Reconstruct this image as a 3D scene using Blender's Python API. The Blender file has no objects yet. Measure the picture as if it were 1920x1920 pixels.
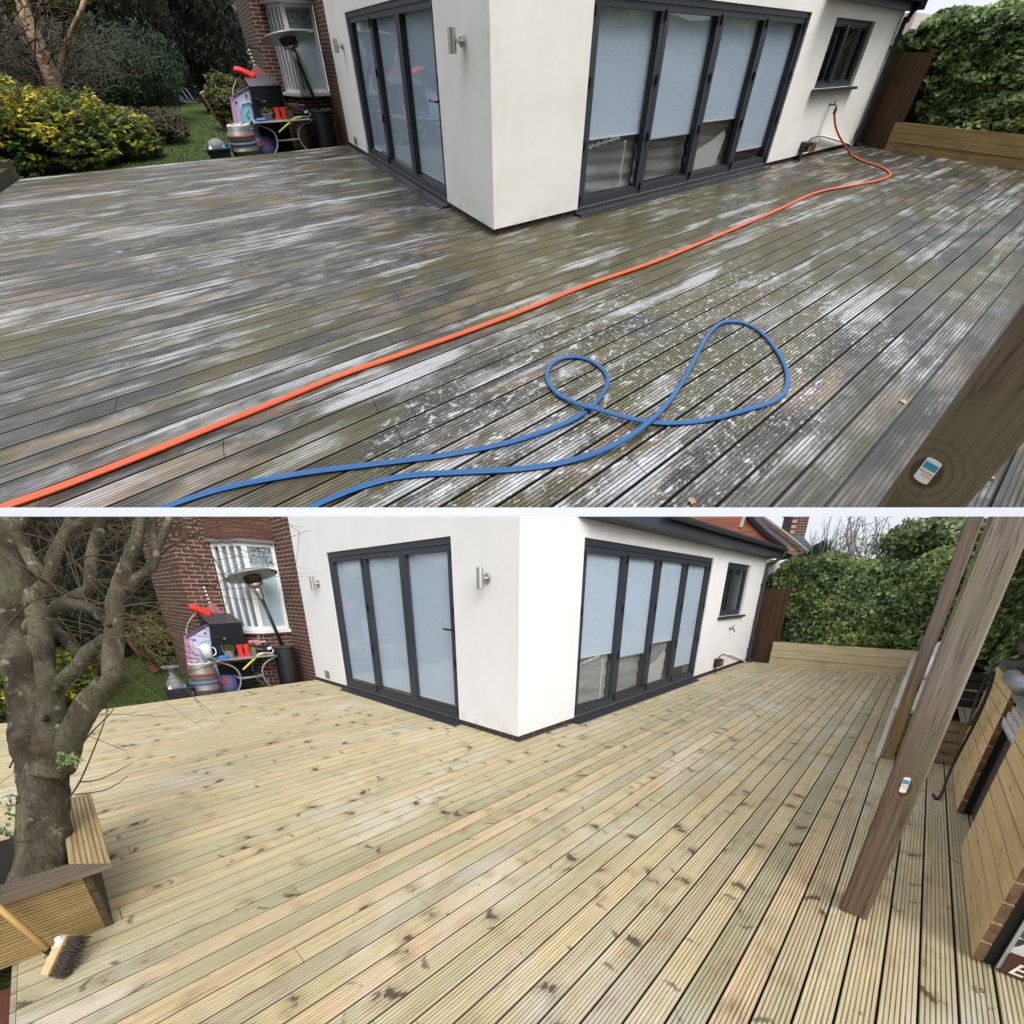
import bpy, bmesh, math, random
import numpy as np
from mathutils import Matrix, Vector, noise as mnoise
rng = np.random.default_rng(7); random.seed(7)
SC = bpy.context.scene; COL = SC.collection
# ------------------------------------------------------------------ camera, sky, sun, exposure
# Two terraces stand in this scene: the dirty wet deck (place 'A') is a sloping set above, the
# cleaned deck (place 'B') lies level below it. World axes: origin at the house corner of B,
# +x along its long right wall, +y along its left wall, +z up.
FPX, CYPX = 778.229, 1435.0           # focal length and optical centre row, in 1920 px units
CAL = {
 'A': dict(Rt=[[0.8296663,-0.5582296,0.0057976],[-0.2420569,-0.3690753,-0.8973248],[0.503053,0.7430768,-0.4413327]],
           ct=[-1.93211,-3.164189,1.587997], cyt=484.0,
           Rr=[[0.6398004,-0.7685342,0.0032724],[-0.662741,-0.5538741,-0.503982],[0.3891399,0.3202791,-0.8637079]],
           cr=[-8.68388,-7.625697,1.592923], sx=2.31564, sy=2.82762, ang=1.05496, size=4.5),
 'B': dict(Rt=[[0.6847072,-0.7288156,0.0019595],[-0.2777567,-0.2634305,-0.9238266],[0.6738155,0.6320065,-0.3828061]],
           ct=[-3.257898,-2.964769,1.548033], cyt=1435.0,
           Rr=[[0.6847072,-0.7288156,0.0019595],[-0.2777567,-0.2634305,-0.9238266],[0.6738155,0.6320065,-0.3828061]],
           cr=[-3.257898,-2.964769,1.548033], sx=1.0, sy=1.0, ang=math.pi/2, size=1.0),
}
FT = 778.229
for _k in CAL.values():
    for _n in ('Rt','ct','Rr','cr'): _k[_n] = np.array(_k[_n])
CW = CAL['B']['cr']; RW = CAL['B']['Rr']          # world camera
cam = bpy.data.cameras.new('camera'); camo = bpy.data.objects.new('camera', cam); COL.objects.link(camo)
_r, _d, _f = RW[0], RW[1], RW[2]
camo.matrix_world = Matrix(((_r[0],-_d[0],-_f[0],CW[0]),(_r[1],-_d[1],-_f[1],CW[1]),(_r[2],-_d[2],-_f[2],CW[2]),(0,0,0,1)))
cam.sensor_width = 36; cam.lens = 36*FPX/1920; cam.shift_y = (CYPX-960)/1920
cam.clip_start = 0.05; cam.clip_end = 2000; SC.camera = camo
SUN_ELEV, SUN_AZ_DIR = math.radians(34), np.array([-0.45,-0.893])   # where the (veiled) sun stands
W = bpy.data.worlds.new('World'); SC.world = W; W.use_nodes = True
nt = W.node_tree; nt.nodes.clear()
sky = nt.nodes.new('ShaderNodeTexSky'); sky.sky_type = 'NISHITA'; sky.sun_disc = False
sky.sun_elevation = SUN_ELEV; sky.sun_rotation = math.atan2(SUN_AZ_DIR[0], SUN_AZ_DIR[1]); sky.dust_density = 8.0; sky.air_density = 1.0; sky.ozone_density = 1.0
hs = nt.nodes.new('ShaderNodeHueSaturation'); hs.inputs['Saturation'].default_value = 0.22
bg = nt.nodes.new('ShaderNodeBackground'); bg.inputs['Strength'].default_value = 0.15
wo = nt.nodes.new('ShaderNodeOutputWorld')
veil = nt.nodes.new('ShaderNodeMix'); veil.data_type = 'RGBA'; veil.inputs[0].default_value = 0.62; veil.inputs[7].default_value = (5.0,5.25,5.7,1)   # high cloud over the blue
nt.links.new(sky.outputs[0], hs.inputs['Color']); nt.links.new(hs.outputs[0], veil.inputs[6]); nt.links.new(veil.outputs[2], bg.inputs[0]); nt.links.new(bg.outputs[0], wo.inputs[0])
sl = bpy.data.lights.new('sun','SUN'); so = bpy.data.objects.new('sun', sl); COL.objects.link(so)
sl.energy = 0.8; sl.angle = math.radians(45); sl.color = (1.0,0.97,0.93)
_dv = Vector((SUN_AZ_DIR[0]*math.cos(SUN_ELEV), SUN_AZ_DIR[1]*math.cos(SUN_ELEV), math.sin(SUN_ELEV)))
so.rotation_euler = _dv.to_track_quat('Z','Y').to_euler()
SC.view_settings.view_transform = 'Standard'; SC.view_settings.look = 'None'; SC.view_settings.gamma = 1
SC.view_settings.use_curve_mapping = False; SC.view_settings.exposure = 0.63
SC.cycles.max_bounces = 6; SC.cycles.transparent_max_bounces = 12
SC.cycles.use_denoising = True

# ------------------------------------------------------------------ place transforms
class Place:
    def __init__(s, k):
        c = CAL[k]; s.k = k; s.c = c
        s.S = np.array([[c['sx'], c['sy']*math.cos(c['ang']), 0],[0, c['sy']*math.sin(c['ang']), 0],[0,0,1.0]])
        s.Q = RW.T @ c['Rr']                        # plan axes of the place -> world
    def world(s, p):
        p = np.asarray(p, float).reshape(-1,3)
        return s.c['size']*(p @ s.S.T - s.c['cr']) @ s.Q.T + CW
    def at(s, px, py, ax, val):
        """photo pixel (1920 px) -> plan point of this place on the plane axis=val"""
        c = s.c; d = c['Rt'].T @ np.array([(px-960)/FT, (py-c['cyt'])/FT, 1.0])
        t = (val-c['ct'][ax])/d[ax]; return c['ct'] + t*d
    def ray(s, px, py, t):
        c = s.c; return c['ct'] + t*(c['Rt'].T @ np.array([(px-960)/FT, (py-c['cyt'])/FT, 1.0]))
PA, PB = Place('A'), Place('B')
PL = PB
# each place ends at the plane that parts the two sets
def side(wp, place):
    q = (wp-CW) @ RW.T
    k = (951.5-CYPX)/FPX if place.k == 'A' else (968.5-CYPX)/FPX
    v = q[:,1]-k*q[:,2]
    return -v if place.k == 'A' else v
def side_plane(place):
    k = (951.5-CYPX)/FPX if place.k == 'A' else (968.5-CYPX)/FPX
    n = RW[1]-k*RW[2]
    if place.k == 'A': n = -n
    return n/np.linalg.norm(n)

# ------------------------------------------------------------------ mesh gathering
class MB:
    def __init__(s): s.v=[]; s.f=[]
    def add(s, v, f):
        o=len(s.v); s.v += [tuple(map(float,p)) for p in v]; s.f += [tuple(i+o for i in q) for q in f]; return s
    def box(s, x0,y0,z0,x1,y1,z1):
        return s.hexa([(x0,y0,z0),(x1,y0,z0),(x1,y1,z0),(x0,y1,z0),(x0,y0,z1),(x1,y0,z1),(x1,y1,z1),(x0,y1,z1)])
    def hexa(s, p):
        return s.add(p, [(0,3,2,1),(4,5,6,7),(0,1,5,4),(1,2,6,5),(2,3,7,6),(3,0,4,7)])
    def obox(s, c, ax, ay, az):
        c=np.array(c,float); ax,ay,az=map(lambda a:np.array(a,float),(ax,ay,az))
        return s.hexa([c-ax-ay-az,c+ax-ay-az,c+ax+ay-az,c-ax+ay-az,c-ax-ay+az,c+ax-ay+az,c+ax+ay+az,c-ax+ay+az])
    def prism(s, poly, z0, z1):
        n=len(poly)
        return s.add([(x,y,z0) for x,y in poly]+[(x,y,z1) for x,y in poly],
              [tuple(range(n-1,-1,-1)),tuple(range(n,2*n))]+[(i,(i+1)%n,n+(i+1)%n,n+i) for i in range(n)])
    def sweep(s, poly3, d):
        n=len(poly3); d=np.array(d,float); a=[np.array(p,float) for p in poly3]
        return s.add(a+[p+d for p in a],[tuple(range(n-1,-1,-1)),tuple(range(n,2*n))]+[(i,(i+1)%n,n+(i+1)%n,n+i) for i in range(n)])
    def tube(s, pts, r, seg=8, cap=True):
        P=[np.array(p,float) for p in pts]; n=len(P)
        R=[r]*n if np.isscalar(r) else list(r)
        T=[]
        for i in range(n):
            t=P[min(i+1,n-1)]-P[max(i-1,0)]; T.append(t/(np.linalg.norm(t)+1e-12))
        u=np.cross(T[0],[0,0,1.0]); 
        if np.linalg.norm(u)<1e-3: u=np.cross(T[0],[1.0,0,0])
        u/=np.linalg.norm(u); V=[]
        for i in range(n):
            u=u-T[i]*np.dot(u,T[i]); u/=np.linalg.norm(u)+1e-12; w=np.cross(T[i],u)
            for k in range(seg):
                a=2*math.pi*k/seg; V.append(P[i]+R[i]*(math.cos(a)*u+math.sin(a)*w))
        F=[(i*seg+k,i*seg+(k+1)%seg,(i+1)*seg+(k+1)%seg,(i+1)*seg+k) for i in range(n-1) for k in range(seg)]
        if cap: F+=[tuple(range(seg-1,-1,-1)),tuple((n-1)*seg+k for k in range(seg))]
        return s.add(V,F)
    def lathe(s, c, prof, seg=20, axis=(0,0,1)):
        a=np.array(axis,float); a/=np.linalg.norm(a); u=np.cross(a,[1.0,0,0] if abs(a[0])<.9 else [0,1.0,0]); u/=np.linalg.norm(u); w=np.cross(a,u)
        c=np.array(c,float); V=[];F=[]; n=len(prof)
        for r,z in prof:
            for k in range(seg):
                t=2*math.pi*k/seg; V.append(c+a*z+max(r,1e-4)*(math.cos(t)*u+math.sin(t)*w))
        F=[(i*seg+k,i*seg+(k+1)%seg,(i+1)*seg+(k+1)%seg,(i+1)*seg+k) for i in range(n-1) for k in range(seg)]
        F+=[tuple(range(seg-1,-1,-1)),tuple((n-1)*seg+k for k in range(seg))]
        return s.add(V,F)

def spline(pts, sub=6):
    P=[np.array(p,float) for p in pts]; out=[]
    for i in range(len(P)-1):
        a,b,c,d=P[max(i-1,0)],P[i],P[i+1],P[min(i+2,len(P)-1)]
        for k in range(sub):
            t=k/sub; out.append(.5*((2*b)+(c-a)*t+(2*a-5*b+4*c-d)*t*t+(3*b-a-3*c+d)*t**3))
    out.append(P[-1]); return out

def link(name, me, parent, base_w):
    o=bpy.data.objects.new(name, me); COL.objects.link(o)
    if parent is not None: o.parent=parent
    else:
        m=Matrix([list(map(float,r)) for r in PL.Q]).to_4x4(); m.translation=Vector(base_w); o.matrix_world=m
    return o
def make(name, mb, mat, parent=None, base=None, smooth=False, rnd=None, clip=True):
    """one mesh object from plan coordinates of the current place; vertices are kept relative to the thing's base"""
    V=np.array(mb.v if isinstance(mb,MB) else mb[0], float); F=mb.f if isinstance(mb,MB) else mb[1]
    if len(V)==0: return None
    if parent is not None: b=parent['_bw']
    else: b=PL.world(np.array(base if base is not None else V.mean(0)))[0]
    b=np.array(b); w=PL.world(V); sd=side(w,PL) if clip else np.ones(len(V))
    if sd.max()<=0: return None
    big=isinstance(F,np.ndarray)
    if big and sd.min()<0:
        keep=sd[F].min(1)>0; F=F[keep]
        if rnd is not None: rnd=np.asarray(rnd)[keep]
        if len(F)==0: return None
        used=np.unique(F); rem=np.full(len(V),-1); rem[used]=np.arange(len(used)); F=rem[F]; V=V[used]; w=w[used]; sd=sd[used]
    loc=(w-b)@PL.Q
    me=bpy.data.meshes.new(name)
    if big:
        nv,nf,k=len(V),len(F),F.shape[1]
        me.vertices.add(nv); me.vertices.foreach_set('co',loc.astype(np.float32).ravel())
        me.loops.add(nf*k); me.loops.foreach_set('vertex_index',F.astype(np.int32).ravel())
        me.polygons.add(nf); me.polygons.foreach_set('loop_start',np.arange(0,nf*k,k,dtype=np.int32)); 
        me.update(calc_edges=True); me.validate()
    else: me.from_pydata([tuple(p) for p in loc],[],F)
    at=me.attributes.new('tp','FLOAT_VECTOR','POINT'); at.data.foreach_set('vector',V.astype(np.float32).ravel())
    if rnd is not None:
        ra=me.attributes.new('rnd','FLOAT','FACE'); ra.data.foreach_set('value',np.asarray(rnd,np.float32))
    if not big:
        bm=bmesh.new(); bm.from_mesh(me); bmesh.ops.recalc_face_normals(bm,faces=bm.faces)
        if sd.min()<0:
            n=PL.Q.T@side_plane(PL); co=PL.Q.T@(CW-b)
            bmesh.ops.bisect_plane(bm,geom=bm.verts[:]+bm.edges[:]+bm.faces[:],plane_co=Vector(co),plane_no=Vector(n),clear_inner=True)
        if len(bm.faces)==0: bm.free(); return None
        bm.to_mesh(me); bm.free()
    if smooth: me.polygons.foreach_set('use_smooth',np.ones(len(me.polygons),bool))
    me.materials.append(mat)
    o=link(name,me,parent,b); o['_bw']=[float(x) for x in b]
    return o
def tag(o,label=None,cat=None,group=None,kind=None):
    if o is None: return None
    if label: o['label']=label
    if cat: o['category']=cat
    if group: o['group']=group
    if kind: o['kind']=kind
    return o
def thing(name,label,cat,base,group=None):
    b=PL.world(np.array(base))[0]
    o=link(name,None,None,b); o['_bw']=[float(x) for x in b]; o.empty_display_size=.1
    return tag(o,label,cat,group)
def solo(name,label,cat,mb,mat,base=None,group=None,smooth=False,rnd=None):
    return tag(make(name,mb,mat,None,base,smooth,rnd),label,cat,group)

# ------------------------------------------------------------------ materials
class G:
    def __init__(s,name,rough=.7,spec=.4,metal=0.):
        s.m=bpy.data.materials.new(name); s.m.use_nodes=True; s.t=s.m.node_tree; s.b=s.t.nodes['Principled BSDF']
        s.b.inputs['Roughness'].default_value=rough; s.b.inputs['Specular IOR Level'].default_value=spec; s.b.inputs['Metallic'].default_value=metal
        s.tp=s.attr('tp').outputs['Vector']
    def n(s,t): return s.t.nodes.new(t)
    def attr(s,nm): a=s.n('ShaderNodeAttribute'); a.attribute_name=nm; return a
    def lk(s,a,b): s.t.links.new(a,b)
    def setv(s,sock,v):
        if isinstance(v,bpy.types.NodeSocket): s.lk(v,sock)
        elif isinstance(v,(tuple,list)) and len(v)==3 and sock.type=='RGBA': sock.default_value=(*v,1)
        else: sock.default_value=v
    def noise(s,scale=1.,sv=(1,1,1),detail=4,rough=.55,dist=0.,off=(0,0,0),vec=None):
        mp=s.n('ShaderNodeMapping'); mp.inputs['Scale'].default_value=sv; mp.inputs['Location'].default_value=off; s.lk(vec or s.tp,mp.inputs[0])
        nz=s.n('ShaderNodeTexNoise'); nz.inputs['Scale'].default_value=scale; nz.inputs['Detail'].default_value=detail; nz.inputs['Roughness'].default_value=rough; nz.inputs['Distortion'].default_value=dist
        s.lk(mp.outputs[0],nz.inputs['Vector']); return nz.outputs['Fac']
    def voro(s,scale=1.,sv=(1,1,1),feat='F1',out='Distance',off=(0,0,0),vec=None,rand=1.):
        mp=s.n('ShaderNodeMapping'); mp.inputs['Scale'].default_value=sv; mp.inputs['Location'].default_value=off; s.lk(vec or s.tp,mp.inputs[0])
        nz=s.n('ShaderNodeTexVoronoi'); nz.feature=feat; nz.inputs['Scale'].default_value=scale; nz.inputs['Randomness'].default_value=rand
        s.lk(mp.outputs[0],nz.inputs['Vector']); return nz.outputs[out]
    def ramp(s,fac,stops,interp='LINEAR'):
        r=s.n('ShaderNodeValToRGB'); e=r.color_ramp.elements; r.color_ramp.interpolation=interp
        while len(e)<len(stops): e.new(.5)
        for i,(p,c) in enumerate(stops): e[i].position=p; e[i].color=(*c,1) if isinstance(c,(tuple,list)) else (c,c,c,1)
        s.setv(r.inputs[0],fac); return r.outputs[0]
    def sm(s,v,a,b):
        r=s.n('ShaderNodeMapRange'); r.interpolation_type='SMOOTHSTEP'; s.setv(r.inputs['Value'],v); r.inputs['From Min'].default_value=a; r.inputs['From Max'].default_value=b; return r.outputs['Result']
    def mix(s,f,a,b,mode='MIX'):
        m=s.n('ShaderNodeMix'); m.data_type='RGBA'; m.blend_type=mode; s.setv(m.inputs[0],f); s.setv(m.inputs[6],a); s.setv(m.inputs[7],b); return m.outputs[2]
    def ma(s,op,a,b=0.,c=None):
        m=s.n('ShaderNodeMath'); m.operation=op; s.setv(m.inputs[0],a); s.setv(m.inputs[1],b)
        if c is not None: s.setv(m.inputs[2],c)
        return m.outputs[0]
    def xyz(s): x=s.n('ShaderNodeSeparateXYZ'); s.lk(s.tp,x.inputs[0]); return x.outputs
    def comb(s,x,y,z): c=s.n('ShaderNodeCombineXYZ'); s.setv(c.inputs[0],x); s.setv(c.inputs[1],y); s.setv(c.inputs[2],z); return c.outputs[0]
    def white(s,v):
        w=s.n('ShaderNodeTexWhiteNoise'); w.noise_dimensions='1D' if not (isinstance(v,bpy.types.NodeSocket) and v.type=='VECTOR') else '3D'
        s.setv(w.inputs['W' if w.noise_dimensions=='1D' else 'Vector'],v); return w.outputs
    def col(s,c): s.setv(s.b.inputs['Base Color'],c); return s
    def rough(s,c): s.setv(s.b.inputs['Roughness'],c); return s
    def bump(s,h,strength=.3,dist=.01):
        b=s.n('ShaderNodeBump'); b.inputs['Strength'].default_value=strength; b.inputs['Distance'].default_value=dist; s.lk(h,b.inputs['Height']); s.lk(b.outputs[0],s.b.inputs['Normal']); return s
_cache={}
def plain(name,c,rough=.6,spec=.4,metal=0.,var=.12,scale=6.):
    if name in _cache: return _cache[name]
    g=G(name,rough,spec,metal); nz=g.noise(scale,detail=5)
    g.col(g.mix(nz,tuple(x*(1-var) for x in c),tuple(min(1,x*(1+var)) for x in c)))
    g.rough(g.ma('ADD',g.ma('MULTIPLY',g.noise(scale*2.3),.16),rough-.08))
    _cache[name]=g.m; return g.m
def leaf_mat(name,stops,rough=.5,spec=.3,nscale=1.5,trans=.25):
    """leaf colour from a per-leaf random value shifted by large clumps"""
    g=G(name,rough,spec); r=g.attr('rnd').outputs['Fac']; nz=g.noise(nscale,detail=2)
    f=g.ma('ADD',g.ma('MULTIPLY',r,.65),g.ma('MULTIPLY',g.ma('SUBTRACT',nz,.5),.9)); f=g.ma('ADD',f,.17)
    c=g.ramp(f,stops); g.col(c)
    if trans:
        tr=g.n('ShaderNodeBsdfTranslucent'); g.lk(c,tr.inputs[0]); mx=g.n('ShaderNodeMixShader'); mx.inputs[0].default_value=trans
        out=[n for n in g.t.nodes if n.type=='OUTPUT_MATERIAL'][0]
        g.lk(g.b.outputs[0],mx.inputs[1]); g.lk(tr.outputs[0],mx.inputs[2]); g.lk(mx.outputs[0],out.inputs[0])
    return g.m

PITCH, GAP0 = 0.12, -3.24
def deck_mat_dirty():
    g=G('weathered_wet_decking',.4,.5); x,y,z=g.xyz()
    bid=g.ma('FLOOR',g.ma('DIVIDE',g.ma('SUBTRACT',y,GAP0),PITCH)); rb=g.white(bid)['Value']
    sx=g.comb(g.ma('ADD',x,g.ma('MULTIPLY',rb,37.)),y,0.)
    streak=g.noise(1.,(2.2,60,1),6,.65,vec=sx); blot=g.noise(1.6,(1,2.2,1),5,.6,.4,vec=sx)
    base=g.ramp(streak,[(.32,(.012,.011,.009)),(.5,(.058,.054,.044)),(.69,(.205,.19,.162))])
    base=g.mix(g.ma('MULTIPLY',g.sm(blot,.43,.58),.82),base,(.020,.019,.014))
    base=g.mix(.5,base,g.mix(rb,(.62,.6,.56),(1.25,1.2,1.12)),'MULTIPLY')
    tan=g.noise(1.15,(1,3,1),4,.6,off=(5,3,0),vec=sx)
    base=g.mix(g.ma('MULTIPLY',g.sm(tan,.50,.68),.62),base,(.29,.205,.125))
    # algae: near the corner of the house and over the middle of the deck
    gn=g.noise(.75,(1,1.5,1),5,.6,.5,off=(2.3,0,0))
    dd=g.ma('SQRT',g.ma('ADD',g.ma('POWER',g.ma('DIVIDE',g.ma('SUBTRACT',x,1.6),3.2),2.),g.ma('POWER',g.ma('DIVIDE',g.ma('ADD',y,1.1),1.5),2.)))
    gm=g.ma('ADD',g.ma('ADD',gn,g.ma('MULTIPLY',g.ma('SUBTRACT',rb,.5),.10)),g.ma('MULTIPLY',g.ma('SUBTRACT',1.,g.sm(dd,0.,1.3)),.22))
    base=g.mix(g.ma('MULTIPLY',g.sm(g.ma('ADD',gm,g.ma('MULTIPLY',g.ma('SUBTRACT',streak,.5),.25)),.47,.62),.8),base,(.072,.061,.004))
    # dried soap film and foam
    film=g.ma('ADD',g.ma('ADD',g.ma('MULTIPLY',g.noise(1.15,(.75,1.9,1),5,.6,.6,off=(9,1,0)),.48),g.ma('MULTIPLY',g.noise(1.,(1.1,14,1),5,.65,off=(2,8,0),vec=sx),.52)),g.ma('MULTIPLY',g.ma('SUBTRACT',rb,.5),.10)); fb=g.sm(film,.525,.64)
    film2=g.noise(3.2,(1,1.6,1),4,.6,.3,off=(1,7,0),vec=sx); fb2=g.ma('MULTIPLY',g.sm(film2,.5,.66),g.sm(film,.42,.6))
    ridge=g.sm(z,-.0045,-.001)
    f=g.ma('MULTIPLY',g.ma('MAXIMUM',g.ma('MULTIPLY',fb,.72),g.ma('MULTIPLY',fb2,.5)),g.ma('ADD',.10,g.ma('MULTIPLY',ridge,.9)))
    base=g.mix(f,base,(.56,.575,.61))
    nc=g.n('ShaderNodeTexNoise'); nc.inputs['Scale'].default_value=22.; nc.inputs['Detail'].default_value=3; g.lk(g.tp,nc.inputs['Vector']); va=g.n('ShaderNodeVectorMath'); va.operation='MULTIPLY_ADD'; g.lk(nc.outputs['Color'],va.inputs[0]); va.inputs[1].default_value=(.07,.035,0); g.lk(g.tp,va.inputs[2]); dv=va.outputs[0]
    sp=g.voro(38.,(1,1.25,1),vec=dv); sp2=g.voro(17.,(1,1.2,1),off=(3,1,0),vec=dv); reg=g.noise(1.1,(1,1,1),3,.6,off=(0,5,0))
    dm=g.ma('SQRT',g.ma('ADD',g.ma('POWER',g.ma('DIVIDE',g.ma('SUBTRACT',x,.1),1.9),2.),g.ma('POWER',g.ma('DIVIDE',g.ma('ADD',y,2.15),.85),2.)))
    rm=g.sm(g.ma('ADD',reg,g.ma('MULTIPLY',g.ma('SUBTRACT',1.,g.sm(dm,.2,1.3)),.3)),.54,.72)
    n1=g.noise(22.,(.62,1.35,1),4,.62,.7); n2=g.noise(48.,(.7,1.3,1),3,.6,.5,off=(5,5,0)); n3=g.noise(110.,detail=2)
    foam=g.ma('MAXIMUM',g.sm(n1,.56,.66),g.ma('MAXIMUM',g.ma('MULTIPLY',g.sm(n2,.57,.68),.85),g.ma('MULTIPLY',g.sm(n3,.60,.70),.5)))
    base=g.mix(g.ma('MULTIPLY',g.ma('MULTIPLY',foam,rm),g.ma('ADD',.30,g.ma('MULTIPLY',ridge,.5))),base,(.62,.63,.66))
    fy=g.ma('FRACT',g.ma('DIVIDE',g.ma('SUBTRACT',y,GAP0),PITCH)); ed=g.ma('ABSOLUTE',g.ma('SUBTRACT',fy,.5))
    base=g.mix(g.ma('MULTIPLY',g.sm(ed,.425,.47),.85),base,(.018,.017,.010))
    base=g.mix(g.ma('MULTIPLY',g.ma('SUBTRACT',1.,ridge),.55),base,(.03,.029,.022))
    base=g.mix(g.ma('SUBTRACT',1.,g.sm(z,-.012,-.006)),base,(.006,.006,.004))
    g.col(base); g.rough(g.ma('ADD',.10,g.ma('MULTIPLY',blot,.55))); g.bump(streak,.3,.004)
    return g.m
def deck_mat_clean(name='cleaned_decking',along='x'):
    g=G(name,.62,.3); x,y,z=g.xyz()
    if along=='y': x,y=y,x
    bid=g.ma('FLOOR',g.ma('DIVIDE',g.ma('SUBTRACT',y,GAP0),PITCH)); wn=g.white(bid); rb=wn['Value']; rc=wn['Color']
    fy=g.ma('FRACT',g.ma('DIVIDE',g.ma('SUBTRACT',y,GAP0),PITCH))
    sx=g.comb(g.ma('ADD',x,g.ma('MULTIPLY',rb,61.)),y,0.)
    warp=g.noise(2.,(1,4,1),2,.5,vec=sx)
    grain=g.noise(1.,(1.6,70,1),6,.68,.8,vec=sx); blot=g.noise(1.3,(.8,3,1),5,.6,.5,vec=sx)
    base=g.ramp(grain,[(.25,(.33,.255,.145)),(.5,(.545,.465,.305)),(.75,(.72,.65,.475))])
    tint=g.ramp(rb,[(0.,(.68,.71,.64)),(.15,(1.02,.99,.92)),(.32,(.84,.87,.80)),(.5,(1.14,1.04,.88)),(.65,(.95,.93,.90)),(.8,(1.10,.96,.86)),(1.,(.68,.70,.72))])
    base=g.mix(.85,base,tint,'MULTIPLY')
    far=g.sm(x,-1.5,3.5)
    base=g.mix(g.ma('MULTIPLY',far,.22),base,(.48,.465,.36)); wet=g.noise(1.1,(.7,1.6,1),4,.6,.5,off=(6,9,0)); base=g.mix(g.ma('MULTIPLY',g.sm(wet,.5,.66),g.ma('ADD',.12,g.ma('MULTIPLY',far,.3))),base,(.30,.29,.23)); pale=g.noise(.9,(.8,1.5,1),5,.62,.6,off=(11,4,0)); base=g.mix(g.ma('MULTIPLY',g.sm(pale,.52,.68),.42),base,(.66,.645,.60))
    base=g.mix(g.ma('MULTIPLY',g.sm(blot,.5,.72),.5),base,(.40,.385,.26))
    gre=g.noise(.9,(1,2.5,1),4,.6,off=(4,2,0),vec=sx); base=g.mix(g.ma('MULTIPLY',g.sm(gre,.52,.7),.45),base,(.36,.36,.205))
    # knots, with the grain turned dark across the board
    bow=g.ma('MULTIPLY',g.ma('POWER',g.ma('SUBTRACT',fy,.5),2.),g.ma('MULTIPLY',g.ma('SUBTRACT',rb,.45),.55))
    kx=g.noise(1.,(26,55,1),4,.65,vec=sx)
    def knots(sc,thr,keep,off):
        kv=g.comb(g.ma('ADD',g.ma('ADD',g.ma('MULTIPLY',x,sc),g.ma('MULTIPLY',bow,sc)),g.ma('ADD',g.ma('MULTIPLY',rb,29.),off)),g.ma('ADD',g.ma('MULTIPLY',bid,3.7),g.ma('MULTIPLY',fy,.42)),0.)
        d=g.voro(1.,vec=kv); sel=g.n('ShaderNodeSeparateColor'); g.lk(g.voro(1.,out='Color',vec=kv),sel.inputs[0])
        k=g.ma('SUBTRACT',1.,g.sm(g.ma('ADD',d,g.ma('MULTIPLY',g.ma('SUBTRACT',kx,.3),.45)),thr,thr+.10)); return g.ma('MULTIPLY',k,g.ma('LESS_THAN',sel.outputs[0],keep)),d,sel.outputs[0]
    k1,d1,s1=knots(5.8,.18,.72,0.); k2,d2,s2=knots(10.,.17,.5,13.)
    halo=g.ma('MULTIPLY',g.ma('SUBTRACT',1.,g.sm(d1,.16,.48)),g.ma('LESS_THAN',s1,.72)); base=g.mix(g.ma('MULTIPLY',halo,.32),base,(.34,.235,.13))
    nr0=g.sm(z,-.006,-.001); fe=g.noise(1.,(5,90,1),3,.6,vec=sx); kn=g.ma('MAXIMUM',k1,g.ma('MULTIPLY',k2,.8)); base=g.mix(g.ma('MULTIPLY',kn,g.ma('ADD',.42,g.ma('MULTIPLY',nr0,.5))),base,(.062,.042,.034)); fea=g.ma('MULTIPLY',g.ma('MULTIPLY',g.ma('SUBTRACT',1.,g.sm(d1,.2,.52)),g.ma('LESS_THAN',s1,.72)),g.sm(fe,.52,.62)); base=g.mix(g.ma('MULTIPLY',fea,.5),base,(.11,.085,.07))
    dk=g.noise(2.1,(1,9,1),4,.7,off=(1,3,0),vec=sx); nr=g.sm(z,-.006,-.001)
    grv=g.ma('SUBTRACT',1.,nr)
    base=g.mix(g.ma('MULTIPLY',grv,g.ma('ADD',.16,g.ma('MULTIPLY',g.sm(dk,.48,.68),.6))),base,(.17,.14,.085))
    ed=g.ma('ABSOLUTE',g.ma('SUBTRACT',fy,.5)); base=g.mix(g.ma('MULTIPLY',g.sm(ed,.435,.475),.72),base,(.10,.082,.047))
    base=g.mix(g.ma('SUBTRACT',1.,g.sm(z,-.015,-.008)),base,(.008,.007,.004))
    g.col(base); g.rough(g.ma('ADD',.42,g.ma('MULTIPLY',blot,.35))); g.bump(grain,.2,.003)
    return g.m
def plank_mat(name,c0,c1,sv=(2,40,40),knots=.5,rough=.65,dark=(.06,.045,.03)):
    g=G(name,rough,.3); grain=g.noise(1.,sv,5,.6,.5); big=g.noise(1.4,(1,2,2),4,.6)
    base=g.mix(g.sm(grain,.25,.75),c0,c1); base=g.mix(g.ma('MULTIPLY',g.sm(big,.5,.75),.4),base,tuple(.6*a for a in c0))
    kd=g.voro(1.,tuple(5 if s<10 else 9 for s in sv)); kn=g.ma('SUBTRACT',1.,g.sm(g.ma('ADD',kd,g.ma('MULTIPLY',grain,.12)),.13,.2))
    g.col(g.mix(g.ma('MULTIPLY',kn,knots),base,dark)); g.bump(grain,.25,.004); return g.m
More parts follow.
